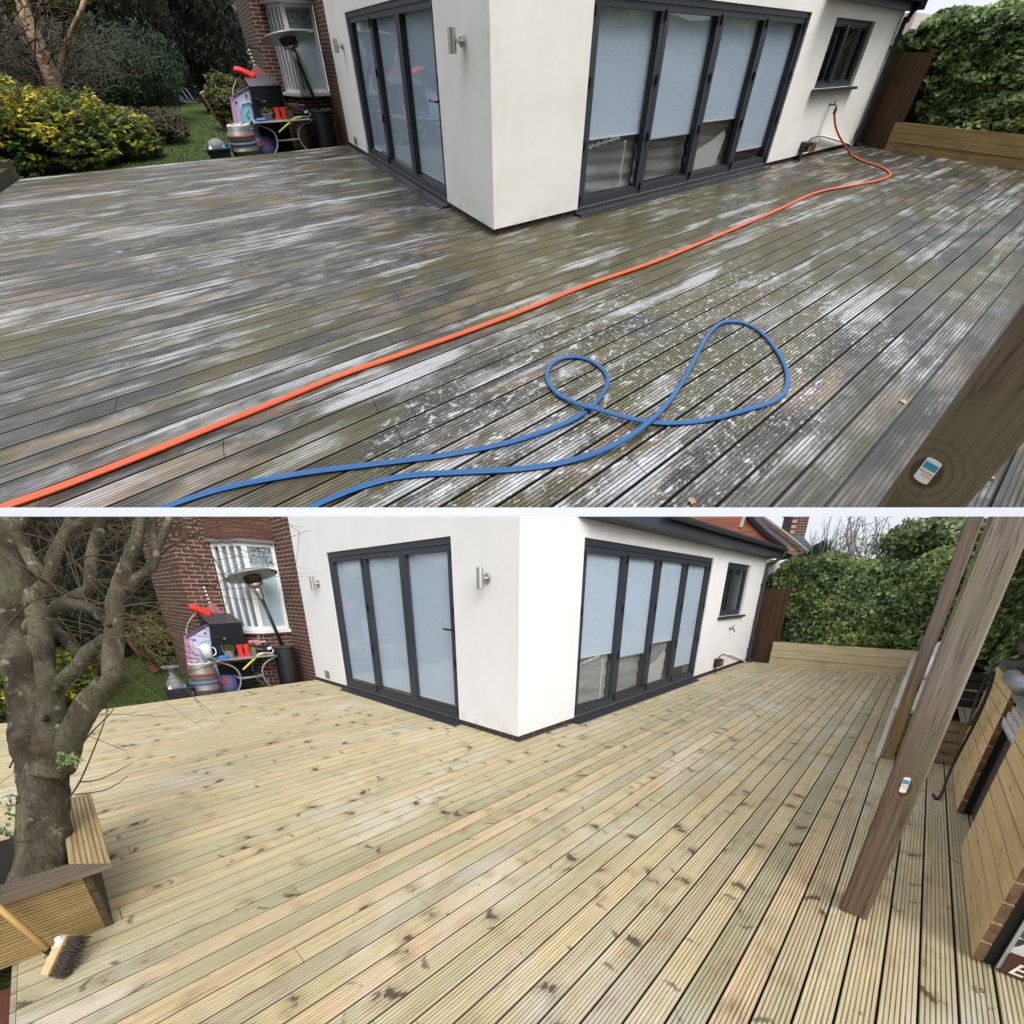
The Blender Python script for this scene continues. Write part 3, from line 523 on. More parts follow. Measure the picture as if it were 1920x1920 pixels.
# ------------------------------------------------------------------ old brick house with bay window
def brick_house(words):
    XC,XP=(-.70,-.95) if PL.k=='A' else (-.88,-1.42)
    t=thing('brick_house','old red brown brick house with a white bay window '+words,'house',(-.5,6.6,-.15))
    m=MB(); m.box(.0,5.245,-.15,.25,6.1,3.4); m.prism([(.0,6.1),(-.52,6.1),(XC,6.62),(XC,7.),(.25,7.),(.25,6.1)],-.15,.84); m.box(XP,6.62,-.15,XC-.0005,6.9,3.3); m.box(XP,6.9005,-.15,XP+.3,9.5,3.3); make('wall',m,BRICK,t)
    m=MB(); m.prism([(-.002,6.05),(-.54,6.05),(XC-.05,6.60),(XC-.05,7.),(-.002,7.)],2.42,3.3); make('tile_hanging',m,TILEH,t)
    m=MB(); m.prism([(-.004,6.02),(-.56,6.02),(XC-.08,6.58),(XC-.08,6.9),(-.004,6.9)],2.37,2.4195); make('bay_head',m,soft('painted_lead',(.16,.15,.16)),t)
    # bay window
    m=MB(); m.prism([(-.004,6.03),(-.545,6.03),(XC-.065,6.585),(XC-.065,6.7),(-.004,6.7)],.8405,.90)
    def fbar(a,b,z0,z1,d=.05,w=None):
        a=np.array(a);b=np.array(b);n=np.array([-(b-a)[1],(b-a)[0]]); n/=np.linalg.norm(n)
        m.prism([tuple(a),tuple(b),tuple(b+n*d),tuple(a+n*d)],z0,z1)
    A=np.array([-.006,6.1]); B=np.array([-.52,6.1]); C=np.array([XC,6.62])
    def facet(p,q,splits,w,trans):
        e=(q-p)/np.linalg.norm(q-p); L=np.linalg.norm(q-p)
        for z0,z1 in ((.9005,.96),(2.31,2.3695)): fbar(p+e*.001,q-e*.001,z0,z1)
        for s in splits: fbar(p+e*max(s-w/2,0.001),p+e*min(s+w/2,L-.001),.9605,2.3095,.055)
        if trans: 
            xs=sorted(splits)
            for a,b in zip(xs[:-1],xs[1:]): fbar(p+e*(a+w/2+.001),p+e*(b-w/2-.001),trans,trans+.05)
    # outward normals face -y / -x : order of points gives inward thickness
    facet(B,A,[.03,.49],.06,1.93); LF=float(np.linalg.norm(B-C)); facet(C,B,[.025,LF*.27,LF*.51,LF*.75,LF-.02],.034,None)
    Wd=tag(make('bay_window',m,WHITEP,t),'white upvc bay window with leaded top lights')
    g=MB(); 
    for p,q in ((B,A),(C,B)):
        e=(q-p)/np.linalg.norm(q-p); n=np.array([-e[1],e[0]]); a=p+e*.02+n*.03; b=q-e*.02+n*.03; g.prism([tuple(a),tuple(b),tuple(b+n*.004),tuple(a+n*.004)],.95,2.32)
    make('pane',g,GLASS,Wd)
    bl=MB(); bl.box(-.50,6.15,.92,-.03,6.156,1.95); make('blind',bl,BLINDW,Wd)
    e=(B-C)/np.linalg.norm(B-C); n=np.array([-e[1],e[0]]); a=C+n*.09; b=B+n*.09; bl=MB(); bl.prism([tuple(a),tuple(b),tuple(b+n*.006),tuple(a+n*.006)],.92,2.3); make('net_curtain',bl,soft('grey_net',(.30,.35,.37)),Wd)
    bl=MB(); bl.box(-.50,6.15,1.96,-.03,6.156,2.32); make('top_light_glass',bl,soft('pale_obscured_glass',(.58,.64,.66)),Wd)
    ld=MB(); r2=random.Random(3)
    for i in range(5): x=-.46+.1*i; ld.tube([(x,6.124,1.99),(x,6.124,2.30)],.0035,4)
    for z in (2.06,2.15,2.24): ld.tube([(-.49,6.124,z),(-.03,6.124,z)],.0035,4)
    make('leading',ld,soft('lead_came',(.10,.12,.12)),Wd)
    st=MB()
    for i in range(5):
        x=-.40+.085*i; st.tube(spline([(x,6.121,2.0),(x+.05*r2.uniform(-1,1),6.121,2.1),(x+.04,6.121,2.2),(x+.07*r2.uniform(-1,1),6.121,2.29)],4),.0045,4)
    make('stained_glass_motif',st,soft('green_glass',(.06,.22,.17)),Wd)
    rd=MB()
    for x,z in ((-.2,2.17),(-.33,2.25),(-.1,2.08)): rd.lathe((x,6.120,z),[(.018,0),(.012,.006)],8,(0,-1,0))
    make('stained_glass_flower',rd,soft('red_glass',(.3,.05,.05)),Wd)
    return t

# ------------------------------------------------------------------ garden furniture and clutter by the bay
def heater(words):
    x,y=-.30,5.75; t=thing('patio_heater','tall black patio heater with steel dome top '+words,'patio heater',(x,y,-.15))
    m=MB(); m.lathe((x,y,-.15),[(.19,0),(.195,.02),(.19,.04),(.18,.74),(.16,.755),(.03,.765)],24); make('gas_bottle_housing',m,BLACKP,t,smooth=False)
    m=MB(); m.lathe((x+.01,y,.605),[(.19,0),(.19,.02),(.18,.025)],24); make('housing_rim',m,soft('dark_rim',(.05,.05,.055),.4),t)
    top=np.array([-.545,5.75,1.60]); px=MB(); px.tube([(-.31,y,.60),(-.50,y,1.46)],.030,10); make('pole',px,BLACKP,t,smooth=True)
    ax=np.array([-.19,0,.86]); ax/=np.linalg.norm(ax)
    m=MB(); m.lathe((-.50,y,1.44),[(.040,0),(.055,.02),(.062,.15),(.05,.22)],16,ax); make('valve_collar',m,STEEL,t,smooth=True)
    m=MB(); m.lathe((-.545,y,1.645),[(.06,0),(.125,.02),(.13,.07),(.10,.075)],20,ax); make('burner',m,plain('burner_brass',(.42,.38,.30),.35,.5,.9),t,smooth=True)
    m=MB(); m.lathe((-.56,y,1.715),[(.128,0),(.150,.14),(.10,.15)],20,ax); make('mesh_guard',m,plain('black_mesh',(.02,.015,.014),.6),t,smooth=True)
    m=MB(); m.lathe((-.59,y,1.855),[(.410,-.050),(.42,-.046),(.34,.0),(.2,.045),(.05,.06),(.045,.056),(.2,.040),(.33,-.006),(.405,-.043)],32,(-.12,.24,.95)); make('reflector',m,plain('reflector_aluminium',(.26,.25,.25),.42,.5,.55,var=.25,scale=5),t,smooth=True)
def keg(words):
    c=(-1.69,5.62,-.13); t=thing('beer_keg','dented steel beer keg with red band '+words,'keg',c)
    m=MB(); m.lathe(c,[(.17,0),(.18,.02),(.178,.06),(.197,.09),(.20,.15),(.207,.16),(.207,.19),(.20,.20),(.20,.36),(.207,.37),(.207,.40),(.20,.41),(.192,.49),(.17,.53),(.175,.585),(.165,.59),(.16,.55),(.10,.535),(.03,.545)],28); make('barrel',m,KEGM,t,smooth=True)
    for z,n,cl in ((.395,'red_band',(.20,.05,.04)),(.27,'blue_band',(.10,.15,.24))):
        m=MB(); m.lathe((c[0],c[1],c[2]+z),[(.2085,0),(.2085,.05)],28); make('band',m,soft(n,cl,.5),t,smooth=True)
    m=MB(); m.lathe((c[0],c[1],c[2]+.5905),[(.165,0),(.165,.012),(.15,.02)],20); make('lid',m,soft('chalky_lid',(.55,.53,.48),.7,var=.5,scale=14),t)
    m=MB()
    for a in range(5): q=a*1.256+.3; m.obox((c[0]+.1*math.cos(q),c[1]+.1*math.sin(q),c[2]+.612),(.022,0,0),(0,.03,0),(0,0,.006))
    make('lid_slot',m,BLACKP,t)
def tub(words):
    x,y=-2.08,5.62; t=thing('plastic_tub','open dark grey plastic tub '+words,'tub',(x,y,-.13))
    m=MB(); b,tp=(.13,.11),(.17,.14)
    def fr(s,h): return [(x-s[0],y-s[1],h),(x+s[0],y-s[1],h),(x+s[0],y+s[1],h),(x-s[0],y+s[1],h)]
    a=fr(b,-.13); c=fr(tp,.12); d=fr((tp[0]-.015,tp[1]-.015),.12); e=fr((b[0]-.01,b[1]-.01),-.11)
    m.add(a+c+d+e,[(3,2,1,0)]+[(i,(i+1)%4,4+(i+1)%4,4+i) for i in range(4)]+[(4+i,4+(i+1)%4,8+(i+1)%4,8+i) for i in range(4)]+[(8+i,8+(i+1)%4,12+(i+1)%4,12+i) for i in range(4)]+[(12,13,14,15)])
    make('body',m,soft('dark_grey_plastic',(.022,.025,.034),.5),t)
    m=MB(); m.box(x-.185,y-.155,.105,x+.185,y-.1405,.13); m.box(x-.185,y+.1405,.105,x+.185,y+.155,.13); m.box(x-.185,y-.14,.105,x-.1705,y+.14,.13); m.box(x+.1705,y-.14,.105,x+.185,y+.14,.13); make('rim',m,soft('tub_rim',(.03,.033,.045),.45),t)
    f=solo('funnel','grey funnel standing upside down in the tub '+words,'funnel',MB().lathe((x-.01,y+.02,-.1),[(.11,0),(.12,.30),(.05,.42),(.03,.50),(.10,.53),(.125,.56),(.10,.565)] if PL.k=='B' else [(.10,0),(.12,.26),(.11,.32),(.06,.36),(.03,.37)],20),soft('grey_funnel_plastic',(.17,.175,.185),.5),(x,y,-.1),smooth=True)
    for i,(dx,cl,nm) in enumerate(((.09,(.05,.30,.42),'blue'),(-.1,(.7,.7,.7),'white'))):
        solo('bottle',('blue' if i==0 else 'white')+' capped bottle poking out of the tub '+words,'bottle',MB().lathe((x+dx,y-.06,-.08),[(.035,0),(.038,.16),(.035,.20),(.015,.23),(.015,.25)],12),soft(nm+'_bottle',cl,.4),(x+dx,y-.06,-.08),smooth=True)
def table(words):
    t=thing('patio_table','glass topped patio table with curved grey legs '+words,'table',(-1.0,5.9,-.15)); zt=.50
    gm=plain('table_frame_grey',(.22,.22,.22),.4,.4); m=MB(); x0,x1,y0,y1=-1.42,-.54,5.58,6.22
    m.prism([(x0,y0),(x1,y0),(x1+.05,y1),(x0-.05,y1)],zt-.018,zt); make('glass_top',m,plain('grey_table_glass',(.27,.30,.30),.08,.6),t)
    m=MB(); m.tube([(x0,y0,zt-.02),(x1,y0,zt-.02),(x1+.05,y1,zt-.02),(x0-.05,y1,zt-.02),(x0,y0,zt-.02)],.017,8); make('rim',m,gm,t,smooth=True)
    for sx,xx in ((1,x0+.06),(-1,x1-.05)):
        for yy in (y0+.04,y1-.05):
            m=MB(); a=xx+sx*.02; m.tube(spline([(xx-sx*.10+ (0),yy,zt-.03),(xx+sx*.12,yy,zt-.14),(xx+sx*.20,yy,.22),(xx+sx*.17,yy,.02),(xx+sx*.04,yy,-.15)],6),.015,8); make('leg',m,gm,t,smooth=True)
    m=MB(); m.tube([(x0+.26,y0+.04,.14),(x1-.25,y0+.04,.14)],.02,8); m.tube([(x0+.26,y0+.04,.14),(x0+.26,y1-.05,.14)],.017,8); m.tube([(x1-.25,y0+.04,.14),(x1-.25,y1-.05,.14)],.017,8); make('stretcher',m,gm,t,smooth=True)
    w='on the patio table '+words
    b=thing('red_clamp','pair of red plastic feet shaped holders '+w,'holder',(-.98,5.72,zt))
    for dx in (-.055,.045):
        m=MB(); m.sweep([(-.98+dx-.045,5.72,zt),(-.98+dx+.045,5.72,zt),(-.98+dx+.03,5.72,zt+.10),(-.98+dx+.045,5.72,zt+.20),(-.98+dx-.045,5.72,zt+.20),(-.98+dx-.03,5.72,zt+.10)],(0,.05,0)); make('half',m,soft('red_plastic',(.62,.035,.025),.4),b)
    def pot(x,y,r,h,cl,nm,lab,leaf=True):
        p=thing('plant_pot',lab,'plant pot',(x,y,zt)); m=MB(); m.lathe((x,y,zt),[(r*.75,0),(r,h*.9),(r*1.06,h*.9),(r*1.06,h),(r*.9,h),(r*.85,h*.8)],18); make('pot',m,soft(nm,cl,.7),p,smooth=False)
        if leaf:
            q=np.array([x,y,zt+h])+rng.normal(0,1,(160,3))*np.array([r*.5,r*.5,.03])+np.array([0,0,.03]); V,F=leaves(q,np.tile([0,-.4,.8],(160,1)),np.tile([0,0,1.],(160,1)),.05,.02,.8); make('plant',(V,F),M_OLV,p,rnd=rng.random(160))
    pot(-1.19,5.82,.085,.11,(.25,.21,.18),'stone_pot','low stone coloured plant pot '+w); pot(-.80,5.86,.085,.13,(.17,.18,.13),'mossy_pot','mossy green plant pot '+w)
    m=MB(); 
    for i in range(7): q=i*.9; m.lathe((-1.31+.05*math.cos(q),5.70+.03*math.sin(q),zt),[(.02,0),(.03,.02),(.022,.045),(.005,.05)],8)
    solo('blue_lid_cluster','small bright blue plastic lids '+w,'lids',m,soft('bright_blue',(.02,.16,.62),.4),(-1.31,5.7,zt))
    m=MB(); m.tube([(-1.11,5.54,.30),(-.80,5.60,.515),(-.66,5.66,.525)],.017,8); solo('yellow_tube','yellow plastic tube hanging over the table edge '+words,'tube',m,soft('yellow_plastic',(.60,.58,.06),.4),(-.66,5.66,.52),smooth=True)
    bk=thing('black_tool_bag','lumpy black and white tool bag '+w,'bag',(-.62,5.85,zt)); c=np.array([-.62,5.85,zt+.07]); make('bag',core(c,np.array([.15,.11,.085]),1.,.4,9.),BLACKP,bk,smooth=True)
    m=MB(); m.tube(spline([(-.76,5.75,zt+.02),(-.66,5.73,zt+.03),(-.52,5.75,zt+.015),(-.48,5.78,zt+.07)],5),.009,6); m.obox((-.55,5.75,zt+.10),(.035,0,.01),(0,.01,0),(-.005,0,.02)); make('strap',m,WHITEP,bk)
    pk=thing('pink_spray_gun','pink spray gun lying '+w,'spray gun',(-.70,5.98,zt+.12)); m=MB(); m.box(-.80,5.96,.64,-.62,6.02,.74); make('body',m,soft('pink_plastic',(.60,.22,.27),.5),pk)
    m=MB(); m.sweep([(-.68,5.965,.64),(-.63,5.965,.64),(-.58,5.965,.53),(-.62,5.965,.52)],(0,.05,0)); make('grip',m,soft('pink_plastic',(.60,.22,.27)),pk); m=MB(); m.tube([(-.62,5.99,.70),(-.52,5.99,.705)],.010,6); make('nozzle',m,WHITEP,pk)
    if PL.k=='B':
        j=thing('white_jug','white plastic jug standing '+w,'jug',(-1.50,5.98,zt)); m=MB(); m.lathe((-1.49,5.95,zt),[(.075,0),(.08,.14),(.085,.19),(.05,.23),(.03,.235)],16); make('body',m,WHITEP,j,smooth=True)
        m=MB(); m.tube(spline([(-1.42,5.95,zt+.17),(-1.36,5.95,zt+.15),(-1.36,5.95,zt+.06),(-1.41,5.95,zt+.03)],4),.010,6); make('handle',m,WHITEP,j,smooth=True)
        m=MB(); m.sweep([(-1.56,5.94,zt+.19),(-1.62,5.94,zt+.21),(-1.56,5.94,zt+.15)],(0,.03,0)); make('spout',m,WHITEP,j)
def barbecue(words):
    t=thing('covered_barbecue','boxy barbecue under a creased black cover '+words,'barbecue',(-1.1,6.2,-.15)); m=MB()
    m.hexa([(-1.40,6.0,.50),(-.86,6.0,.50),(-.86,6.45,.50),(-1.42,6.45,.50),(-1.33,6.0,1.045),(-.84,6.0,1.05),(-.88,6.45,1.18),(-1.36,6.45,1.20)])
    make('cover_top',m,BLACKF,t)
    m=MB(); m.hexa([(-1.36,6.02,-.1),(-.88,6.02,-.1),(-.88,6.42,-.1),(-1.38,6.42,-.1),(-1.38,6.02,.4995),(-.87,6.02,.4995),(-.87,6.42,.4995),(-1.40,6.42,.4995)]); make('cover_skirt',m,BLACKF,t)
    m=MB(); m.hexa([(-1.335,5.995,1.046),(-.835,5.995,1.051),(-.872,6.455,1.185),(-1.368,6.455,1.205),(-1.335,5.995,1.056),(-.835,5.995,1.061),(-.872,6.455,1.195),(-1.368,6.455,1.215)]); make('wet_lid_panel',m,plain('wet_shiny_cover',(.05,.05,.058) if PL.k=='A' else (.018,.018,.02),.45,.4,var=.7,scale=24),t)
    m=MB(); m.tube(spline([(-1.30,5.985,.86),(-1.22,5.97,.80),(-1.14,5.97,.72),(-1.12,5.98,.60)],4),.014,6); make('strap',m,BLACKP,t); m=MB(); m.obox((-1.17,5.97,.80),(.018,0,.0),(0,.008,0),(0,0,.012)); make('buckle',m,STEEL,t)
def playhouse(words):
    t=thing('toy_playhouse','lilac plastic toy playhouse with blue window '+words,'playhouse',(-1.5,6.15,-.15)); LIL=soft('lilac_plastic',(.45,.45,.60),.45); PUR=soft('purple_plastic',(.085,.055,.14),.45)
    y=6.05; m=MB(); m.sweep([(-1.76,y,-.15),(-1.30,y,-.15),(-1.26,y,1.0),(-1.36,y,1.0),(-1.62,y,.86)],(0,.06,0)); make('front_wall',m,LIL,t)
    m=MB(); m.sweep([(-1.80,y+.001,-.15),(-1.7605,y+.001,-.15),(-1.625,y+.001,.86),(-1.665,y+.001,.84)],(0,.4,0)); make('side_wall',m,soft('pink_panel',(.62,.33,.50),.5),t)
    m=MB(); m.sweep([(-1.69,y-.012,.845),(-1.36,y-.012,1.015),(-1.30,y-.012,1.015),(-1.30,y-.012,1.035),(-1.37,y-.012,1.038),(-1.70,y-.012,.868)],(0,.10,0)); make('roof',m,PUR,t)
    m=MB(); m.sweep([(-1.58,y-.008,.33),(-1.38,y-.008,.33),(-1.36,y-.008,.74),(-1.40,y-.008,.79),(-1.52,y-.008,.77),(-1.56,y-.008,.70)],(0,.0075,0)); w=make('window',m,soft('sky_blue_panel',(.30,.50,.66),.4),t)
    m=MB(); m.tube([(-1.58,y-.012,.33),(-1.38,y-.012,.33),(-1.36,y-.012,.74),(-1.40,y-.012,.79),(-1.52,y-.012,.77),(-1.56,y-.012,.70),(-1.58,y-.012,.33)],.012,6); make('frame',m,LIL,w)
    m=MB(); m.tube(spline([(-1.50,y-.012,.40),(-1.46,y-.012,.5),(-1.49,y-.012,.60),(-1.45,y-.012,.66)],4),.013,5); make('leaf_motif',m,soft('mint',(.16,.45,.40)),w)
    m=MB()
    for x,z in ((-1.60,.80),(-1.42,.90),(-1.63,.30),(-1.33,.60)): m.lathe((x,y-.001,z),[(.018,0),(.016,.012)],8,(0,-1,0))
    make('fixing',m,BLACKP,t)
    b=thing('toy_tub','blue violet plastic toy tub below the playhouse '+words,'toy',(-1.32,5.85,-.15)); m=MB(); m.lathe((-1.35,5.86,-.15),[(.18,0),(.19,.16),(.175,.28),(.12,.335),(.02,.345)],20); make('body',m,soft('violet_plastic',(.10,.10,.24),.5),b,smooth=True)
    m=MB(); m.obox((-1.41,5.675,.12),(.05,0,.03),(0,.006,0),(-.02,0,.03)); make('sticker',m,soft('red_sticker',(.45,.05,.06)),b)
def redslide(words):
    t=thing('red_toy_slide','bright red plastic slide end poking up behind the barbecue '+words,'toy slide',(-1.3,6.45,-.15)); m=MB(); m.tube(spline([(-1.47,6.45,1.315),(-1.40,6.44,1.30),(-1.30,6.43,1.25),(-1.20,6.42,1.18)],5),[.045,.05,.055,.055,.058,.06,.06,.062,.062,.062,.065,.065,.065,.07,.07,.07],12); make('hood',m,soft('bright_red',(.72,.03,.02),.35),t,smooth=True)
    m=MB(); m.tube(spline([(-1.38,6.46,1.22),(-1.5,6.5,1.1),(-1.60,6.5,.9),(-1.58,6.5,.65),(-1.52,6.48,.45)],6),.012,6); make('hoop',m,soft('olive_hoop',(.35,.34,.22)),t,smooth=True)
    m=MB(); m.tube([(-1.2,6.5,1.15),(-1.2,6.5,-.15)],.03,8); make('post',m,soft('slide_post',(.3,.04,.03)),t)
    p=thing('pink_board','pink board standing on edge behind the barbecue '+words,'board',(-1.08,6.55,1.1)); m=MB(); m.sweep([(-1.26,6.52,1.22),(-1.10,6.52,1.40),(-.94,6.52,1.20),(-.98,6.52,-.15),(-1.22,6.52,-.15)],(0,.03,0)); make('panel',m,soft('faded_pink_board',(.34,.13,.14)),p)
    c=thing('chain_hanger','thin pole with a black and white chain behind the barbecue '+words,'chain',(-1.12,6.58,1.3)); m=MB(); m.tube(spline([(-1.145,6.6,1.68),(-1.0,6.62,1.64),(-.85,6.65,1.45),(-.80,6.65,-.15)],6),.012,6); make('pole',m,BLACKP,c,smooth=True)
    m=MB(); m2=MB()
    for i in range(10):
        z=1.665-i*.031; x=-1.145+.003*i; (m if i%2 else m2).obox((x,6.59,z),(.012,0,0),(0,.008,0),(0,0,.015))
    make('chain',m,WHITEP,c); make('chain',m2,BLACKP,c)
def old_post(words):
    t=thing('leaning_post','short brown timber post leaning on the lawn '+words,'post',PL_A(425,240,2,-.15)); a=PA.at(428,246,2,-.15); tp=PA.ray(383,176,10.25)
    m=MB(); m.tube([a,tp],[.085,.075],8); make('shaft',m,soft('red_brown_timber',(.12,.045,.022),.7,var=.3),t); d=(tp-a)/np.linalg.norm(tp-a); m=MB(); m.tube([tp-d*.02,tp+d*.03],[.085,.08],10); make('cap',m,soft('grey_cap',(.2,.2,.19)),t)
def PL_A(px,py,ax,val): return PA.at(px,py,ax,val)
# ------------------------------------------------------------------ garden beyond the deck
def twig_mass(c,r,n,L,th,upb=.5,sag=0.):
    mb=MB(); 
    for i in range(n):
        d=unit(rng.normal(size=3)); p=np.array(c)+d*np.array(r)*rng.random()**.4; 
        if p[2]<-.1: p[2]=-.1+rng.random()*.3
        a=unit(d*.7+rng.normal(0,.6,3)+np.array([0,0,upb])); l=L*rng.uniform(.5,1.3); b=unit(a+rng.normal(0,.35,3))
        mb.tube([p,p+a*l*.5,p+a*l*.5+b*l*.5],[th,th*.8,th*.4],3,cap=False)
    return mb
def conifer(name,label,c,r,n,words_cat='tree'):
    c=np.array(c,float); r=np.array(r,float); t=thing(name,label,words_cat,(c[0],c[1],-.15),'conifers behind the '+('upper' if PL.k=='A' else 'lower')+' lawn')
    p,d=blob(n,c,r,.35,.22,1.1,-.95); p=p[p[:,2]>-.1]; d=d[:len(p)]
    V,F=leaves(p,d,d*.35+np.array([0,0,1.]),.20,.045,.5); make('crown',(V,F),M_CON,t,rnd=rng.random(len(F)))
    make('shade_core',core(c,r,.86,.2,1.1),SHADE,t,smooth=True); m=MB(); m.tube([(c[0],c[1],-.2),(c[0],c[1],c[2])],[.16,.1]); make('trunk',m,BARKD,t)
    return t
def garden(words):
    k=PL.k; grp='shrubs beside the '+('upper' if k=='A' else 'lower')+' lawn'
    # golden shrub: shoots of upright leaves, golden at the tips
    t=thing('golden_shrub','golden leaved evergreen shrub with yellow shoot tips '+words,'shrub',(-4.2,6.7,-.15),grp)
    cs=[((-4.75,6.35,.48),(.85,.62,.82)),((-4.05,6.4,.42),(.80,.60,.72)),((-5.6,6.4,.55),(.9,.65,.95)),((-3.45,6.75,.22),(.5,.5,.48))]
    Vs=[];Rn=[]
    for c,r in cs:
        p,d=blob(1250,np.array(c),np.array(r),.35,.35,1.9,-.75); keep=p[:,2]>-.12; p,d=p[keep],d[keep]
        for q,e in zip(p,d):
            u=unit(e*.55+np.array([0,0,.75])+rng.normal(0,.25,3)); nl=7; tip=rng.random(); h=np.clip((q[2]+.1)/1.0,0,1); g=.18+.38*h*rng.random()+(.32 if tip>.62-.2*h else 0.)
            a=np.linspace(0,2*math.pi,nl,endpoint=False)+rng.random()*6; s=unit(np.cross(u,rng.normal(size=3))); w=np.cross(u,s)
            out=np.cos(a)[:,None]*s+np.sin(a)[:,None]*w; lift=np.linspace(.3,1.1,nl)[:,None]; A=unit(out+u*lift); cc=q+u*.035*np.linspace(-1,1.4,nl)[:,None]+A*.03
            V,F=leaves(cc,out*.3+u,A,.078,.027,.12); Vs.append(V); Rn.append(np.clip(g+rng.normal(0,.10,nl)+.02*np.arange(nl),0,1))
    V=np.concatenate(Vs); F=np.arange(len(V)).reshape(-1,4); make('foliage',(V,F),M_YEL,t,rnd=np.concatenate(Rn))
    for c,r in cs: make('shade_core',core(np.array(c),np.array(r),.60),SHADE,t,smooth=True)
    shrub('brown_shrub','low brown bronze shrub at the lawn edge '+words,'shrub',(-3.15,8.3,.15),(.65,.6,.42),2600,.10,.035,M_BRN,grp)
    shrub('blue_green_conifer','spreading blue green conifer bush '+words,'shrub',(-4.1,11.9,1.0),(1.75,1.4,1.25),17000,.17,.030,M_JUN,grp,up=(0.3,0,.9),jit=.4,sc=.9)
    shrub('dark_broad_shrub','dark broad shrub behind the golden shrub '+words,'shrub',(-6.0,11.2,.9),(1.9,1.3,1.15),6500,.12,.05,M_CON,grp,sc=.9)
    conifer('tall_conifer','tall dark column conifer '+('left of the pair on the lawn ' if 1 else '')+words,(-3.0,17.6,2.7),(1.15,1.1,3.3),17000)
    conifer('tall_conifer','tall dark column conifer nearest the brick house '+words,(-1.55,13.6,2.1),(.85,.9,2.75),17000)
    shrub('yellow_green_shrub','small yellow green shrub by the playhouse '+words,'shrub',(-1.62,9.6,.55),(.52,.45,.62),3000,.10,.05,M_OLV,grp,sc=2.2)
    shrub('background_tree','olive green tree at the back of the garden '+words,'tree',(-5.4,19.5,3.4),(2.4,1.6,2.6),5000,.24,.12,M_OLV,None,sc=.6)
    shrub('background_tree','dull green tree behind the tall conifers '+words,'tree',(-1.2,21.,2.6),(2.6,1.4,3.4),5000,.24,.12,M_FARG,None,sc=.6)
    shrub('background_tree','dark brown green thicket at the far left '+words,'tree',(-10.,14.5,1.8),(3.0,1.6,3.2),6500,.22,.09,M_BRN,None,sc=.6)
    # bare brown tree with pale peeling trunks
    b=thing('bare_tree','bare brown tree with pale peeling trunks '+words,'tree',(-4.6,8.6,-.15))
    q=PA.ray
    m=MB(); m.tube(spline([q(108,170,8.2),q(92,118,8.1),q(72,66,8.0),q(56,18,7.9),q(48,-60,7.9)],4),np.linspace(.12,.085,17),9); m.tube(spline([q(112,150,8.3),q(128,96,8.2),q(142,58,8.1),q(162,18,8.0),q(180,-40,8.)],4),np.linspace(.05,.038,17),7); m.tube(spline([q(60,90,8.3),q(48,50,8.2),q(38,26,8.2)],3),np.linspace(.045,.035,7),7); make('trunk',m,BARKP,b,smooth=True)
    m=twig_mass((-5.2,9.3,1.5),(1.7,.9,1.5),900,.75,.010,.3); make('twigs',m,soft('dull_twig',(.075,.055,.042),.9,var=.5),b)
    p=np.array([-5.3,9.6,1.5])+rng.normal(0,1,(5200,3))*np.array([.9,.45,.75]); p=p[p[:,2]>-.1]; V,F=leaves(p,rng.normal(size=p.shape),rng.normal(size=p.shape),.07,.03,.8); make('dead_leaves',(V,F),M_BRN,b,rnd=rng.random(len(F)))
    # old furniture at the end of the lawn
    q=lambda x,y,t=15.:PA.ray(x,y,t)
    t=thing('green_bench','low dark green bench at the lawn end '+words,'bench',q(325,192)); m=MB(); a,bb,c,d=q(296,190),q(334,187),q(334,193),q(297,197); m.sweep([a,bb,c,d],(0,.5,0)); make('seat',m,soft('bench_green',(.015,.05,.04)),t)
    for x in (300,330): m=MB(); m.tube([q(x,192),PA.at(x+1,200,2,-.15)],.05,6); make('leg',m,soft('bench_green',(.015,.05,.04)),t)
    t=thing('wire_chairs','stacked grey tubular chairs at the lawn end '+words,'chairs',q(330,185)); m=MB()
    for i in range(4): m.tube(spline([q(318+7*i,190,14.6),q(312+8*i,172,14.7),q(320+9*i,166,14.8),q(334+9*i,186,14.6),q(352+6*i,194,14.5)],5),.025,6)
    make('frame',m,soft('chair_tube',(.08,.09,.10),.5),t,smooth=True)
    t=thing('cold_frame','low glazed grey cold frame at the lawn end '+words,'cold frame',q(345,175)); m=MB(); m.sweep([q(327,165,15.5),q(352,163,15.5),q(368,172,15.5),q(366,184,15.5),q(338,186,15.5)],(.1,.6,0)); make('body',m,soft('cold_frame_glass',(.10,.13,.16),.3,var=.4),t)
    t=thing('orange_board','weathered orange board at the lawn end '+words,'board',q(306,170,16)); m=MB(); m.sweep([q(300,152,16.3),q(318,152,16.3),q(316,182,16.3),q(300,182,16.3)],(0,.1,0)); make('panel',m,soft('orange_board',(.36,.13,.035)),t)
    # lawn tufts: nearest strip in view
    n=26000; p=np.stack([rng.uniform(-5.2,.1,n),5.3+9*rng.random(n)**1.8,np.full(n,-.15)],1); h=rng.uniform(.03,.075,(n,1)); a=rng.uniform(0,6.28,n); s=np.stack([np.cos(a),np.sin(a),0*a],1)*.006
    tip=p+np.concatenate([rng.normal(0,.02,(n,2)),h],1); V=np.stack([p-s,p+s,tip],1).reshape(-1,3); tag(make('grass',(V,np.arange(3*n).reshape(n,3)),M_GRASS,None,(0,6,-.15),rnd=rng.random(n)),'short green lawn grass '+words,'grass',None,'stuff')
